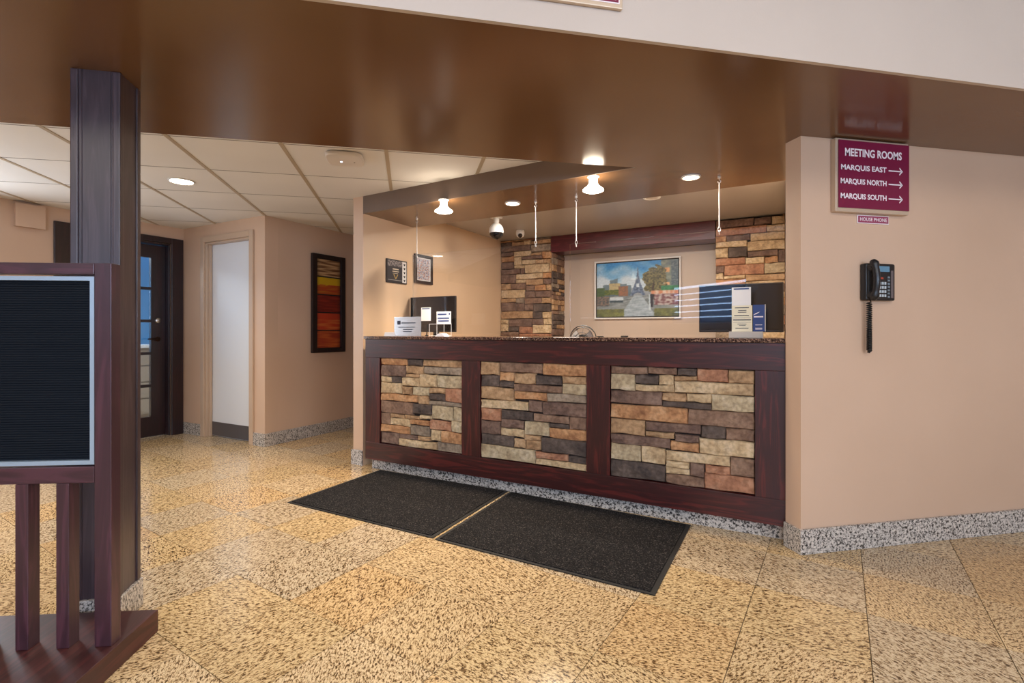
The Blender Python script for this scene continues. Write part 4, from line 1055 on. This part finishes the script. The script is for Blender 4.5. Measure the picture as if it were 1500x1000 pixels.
monitor(a.x, b.x, 1.105, 1.425, nm, R(0), 'black monitor at the left end behind the counter')

# ================================================================ THINGS ON THE COUNTER
def KP(px, py, n): return on_y(px, py, n, 'K')
SIGN = mat('brushed_silver_plaque', (200, 204, 210), .22, metal=.85); INK = mat('dark_ink', (40, 42, 60), .6); NAVY = mat('navy_print', (34, 58, 120), .45)
# business cards
n_ = 3.12; a = KP(565, 492, n_); b = KP(581, 492, n_)
bc = thing('card_stack', 'K', ((a.x+b.x)/2, n_, ZT), 'small stack of white cards at the far left end of the counter', 'cards')
for k in range(3): MB().box(a.x+.004*k, b.x+.003*k, n_-.02, n_+.04, ZT+.0005+k*.0105, ZT+.0095+k*.0105).build('card', PAPER, bc)
# silver sign
a = KP(580, 465, n_); b = KP(619, 493, n_)
sv = thing('desk_sign', 'K', ((a.x+b.x)/2, n_, ZT), 'silver desk sign with printed lines at the left end of the counter', 'sign')
zt_s = KP(600, 464, n_).z
MB().box(a.x, b.x, n_-.02, n_-.016, ZT+.0005, zt_s).build('plate', SIGN, sv, bevel=.001)
MB().prism_y([(a.x, ZT+.0005), (b.x, ZT+.0005), (b.x, ZT+.004), (a.x, ZT+.004)], n_-.016, n_+.05).build('foot', ACRYL, sv)
m = MB(); W0 = b.x-a.x; H0 = zt_s-ZT
m.box(a.x+.12*W0, a.x+.24*W0, n_-.0212, n_-.02, ZT+.60*H0, ZT+.80*H0)
for z_, u0, u1, hh_ in ((.66, .28, .80, .05), (.45, .16, .78, .03), (.33, .34, .70, .035), (.22, .34, .66, .035)): m.box(a.x+u0*W0, a.x+u1*W0, n_-.0212, n_-.02, ZT+z_*H0, ZT+(z_+hh_)*H0)
m.build('printed_lines', INK, sv)
# plain notice cards stuck on the guards
def notice(px0, px1, py0, py1, label):
    a = KP(px0, py1, NG-.004); b = KP(px1, py0, NG-.004)
    t_ = thing('notice_card', 'K', ((a.x+b.x)/2, NG-.004, a.z), label, 'card')
    MB().box(a.x, b.x, NG-.0045, NG-.003, a.z, b.z).build('paper', PAPER, t_)
    MB().box(a.x+.1*(b.x-a.x), b.x-.1*(b.x-a.x), NG-.0050, NG-.0046, b.z-.014, b.z-.006).build('heading', NAVY, t_)
notice(617, 631, 450, 470, 'small white card taped to the left acrylic guard')
notice(1072, 1100, 420, 448, 'white card taped to the right acrylic guard above the cream notice')
# wire holder with white card
n_ = 3.14; a = KP(629, 493, n_); b = KP(661, 493, n_); zt_ = KP(645, 474, n_).z
wh = thing('card_holder', 'K', ((a.x+b.x)/2, n_, ZT), 'clear holder with a white printed card right of the silver sign', 'card holder')
x1h = KP(640, 480, n_).x; x2h = b.x; xm = (x1h+x2h)/2
m = MB()
for x in (a.x, x1h, xm, x2h): m.cyl((x, n_, ZT+.0005), (x, n_, zt_), .0016, 6)
m.tube([(a.x, n_, zt_-.002), (x1h, n_, zt_-.002), (x2h, n_, zt_-.002)], .0016, 6); m.cyl((a.x, n_, ZT+.004), (x2h, n_, ZT+.004), .0016, 6)
m.build('wire_frame', WHITEP, wh)
zc1 = KP(650, 456, n_).z
MB().box(x1h, x2h, n_-.004, n_-.002, zt_-.004, zc1).build('card', PAPER, wh)
m = MB(); wv_, hv_ = x2h-x1h, zc1-zt_
put_text(m, 'Please ask here', x1h+.08*wv_, zt_+.0, .001, .001, n_-.0045) if False else None
for z_, u0, u1 in ((.72, .08, .70), (.40, .08, .88), (.18, .12, .86)): m.box(x1h+u0*wv_, x1h+u1*wv_, n_-.0050, n_-.004, zt_+z_*hv_, zt_+(z_+.1)*hv_)
m.cyl((x2h-.014, n_-.004, zc1-.02), (x2h-.014, n_-.0052, zc1-.02), .007, 12)
m.build('printed_lines', NAVY, wh)
# black pen pot piece
q = KP(625, 492, 3.2)
pc = thing('pen_holder', 'K', (q.x, 3.2, ZT), 'small black pen in a holder between the silver sign and the card holder', 'pen holder')
MB().lathe([(.014, 0), (.014, .006), (.006, .010)], (q.x, 3.2, ZT+.0005)).build('base', BLACKM, pc, smooth=True)
MB().cyl((q.x, 3.2, ZT+.008), (q.x+.004, 3.21, ZT+.095), .0045, 10).build('pen', BLACKM, pc, smooth=True)
# paper roll
q = KP(648, 493, 3.06)
pr_ = tag(MB().prism_y([(q.x-.045+.09*i/8, ZT+.0008+.022*sin(pi*i/8)**.7) for i in range(9)]+[(q.x+.045-.09*i/8, ZT+.0006) for i in range(9)][1:-1], 3.03, 3.09).build('folded_paper', PAPER, fr='K'), 'curled slip of white paper lying before the card holder', 'paper')
# right hand notice set
n_ = 3.14
a = KP(1072, 486, n_); b = KP(1102, 447, n_)
st2 = thing('notice_stand', 'K', (KP(1092, 490, n_).x, n_, ZT), 'clear stand with cream notice and navy booklet at right end of the counter', 'card holder')
f0, f1 = KP(1068, 490, n_).x, KP(1118, 490, n_).x; zf = KP(1092, 485.5, n_).z
ac2 = mat('frosted_acrylic_base', (196, 186, 172), .25)
MB().box(f0, f1, n_-.02, n_+.05, ZT+.0005, zf).build('base', ac2, st2, bevel=.002)
MB().box(a.x, b.x, n_-.004, n_-.001, zf+.0005, b.z).build('cream_notice', mat('cream_paper', (236, 226, 196), .6), st2)
m = MB(); wv_, hv_ = b.x-a.x, b.z-zf
for z_, u0, u1, h2 in ((.90, .16, .84, .03), (.80, .32, .72, .025), (.73, .30, .72, .025), (.60, .12, .84, .03), (.52, .06, .94, .008), (.43, .06, .94, .04), (.35, .06, .94, .008), (.28, .28, .72, .02), (.22, .36, .68, .02), (.12, .18, .82, .025)):
    m.box(a.x+u0*wv_, a.x+u1*wv_, n_-.0046, n_-.004, zf+z_*hv_, zf+(z_+h2)*hv_)
m.build('printed_lines', INK, st2)
c_ = KP(1103, 447, n_); d_ = KP(1120, 446, n_)
MB().box(c_.x, d_.x, n_-.003, n_+.004, zf+.0005, d_.z).build('navy_booklet', mat('navy_cover', (30, 52, 118), .3), st2)
MB().box(d_.x+.001, d_.x+.006, n_-.006, n_+.006, zf+.0005, d_.z+.002).build('side_edge', ac2, st2)
m = MB(); wv_ = d_.x-c_.x; hv_ = d_.z-zf
for z_, u0, u1, h2 in ((.53, .08, .88, .045), (.24, .2, .8, .02), (.12, .2, .8, .02), (.08, .2, .8, .02)): m.box(c_.x+u0*wv_, c_.x+u1*wv_, n_-.0036, n_-.003, zf+z_*hv_, zf+(z_+h2)*hv_)
pts = [(c_.x+wv_*(.05+.62*i/8), zf+hv_*(.62+.13*(i/8)**.6)) for i in range(9)]; pts2 = [(p[0], p[1]-.006*sin(pi*min(1, i/8+.1))) for i, p in enumerate(pts)]
m.add([(p[0], n_-.0034, p[1]) for p in pts]+[(p[0], n_-.0034, p[1]) for p in pts2], [(i, i+1, 10+i, 9+i) for i in range(8)])
m.build('swoosh_and_lines', LETT, st2)
# desk fan behind the counter
nf = 3.75; q = KP(854, 497, nf); rr = abs(KP(873, 497, nf).x-KP(835, 497, nf).x)/2*1.02
fan = thing('desk_fan', 'K', (q.x, nf, .76), 'small round wire desk fan with black hub behind the counter', 'fan')
m = MB()
for yy, k in ((nf-.03, .5), (nf-.02, .85), (nf, 1.0), (nf+.03, .9)): m.tube([(q.x+rr*k*cos(2*pi*i/32), yy, q.z+rr*k*sin(2*pi*i/32)) for i in range(32)], .0022 if k < 1 else .004, 6, True)
for i in range(10):
    a_ = 2*pi*i/10+.2; m.tube([(q.x+.03*cos(a_), nf-.035, q.z+.03*sin(a_)), (q.x+rr*.85*cos(a_), nf-.02, q.z+rr*.85*sin(a_)), (q.x+rr*cos(a_), nf, q.z+rr*sin(a_))], .0010, 4)
m.build('guard', BLACKP, fan)
MB().lathe([(.001, -.035), (.034, -.035), (.042, -.01), (.040, .06), (.02, .075)], (q.x, nf, q.z), 'y').build('motor_hub', BLACKM, fan, smooth=True)
for k in range(3):
    a_ = 2*pi*k/3+.5; pts = []
    m = MB(); d1 = Vector((cos(a_), 0, sin(a_))); d2 = Vector((-sin(a_), 0, cos(a_))); c0 = Vector((q.x, nf-.004, q.z))
    m.add([c0+d1*.03-d2*.012, c0+d1*rr*.8-d2*.03+Vector((0, .01, 0)), c0+d1*rr*.85+d2*.03+Vector((0, -.01, 0)), c0+d1*.03+d2*.02], [(0, 1, 2, 3)])
    m.build('blade', mat('pale_blade', (190, 180, 170), .35), fan)
MB().box(q.x-.015, q.x+.015, nf+.03, nf+.05, .775, q.z).build('neck', BLACKM, fan)
MB().lathe([(.08, 0), (.08, .008), (.03, .014)], (q.x, nf+.03, .7605)).build('base', BLACKM, fan, smooth=True)
q1 = KP(915, 492, 3.3)
tag(MB().box(q1.x-.022, q1.x+.022, 3.28, 3.31, ZT+.0006, ZT+.009).build('stapler', BLACKM, fr='K', bevel=.003), 'small low black item lying on the granite top below the painting', 'desk item')
q1 = KP(880, 492, 3.3)
tag(MB().box(q1.x-.018, q1.x+.018, 3.27, 3.31, ZT+.0006, ZT+.006).build('pen', BLACKM, fr='K', bevel=.002), 'thin dark item lying on the granite top just right of the fan', 'desk item')
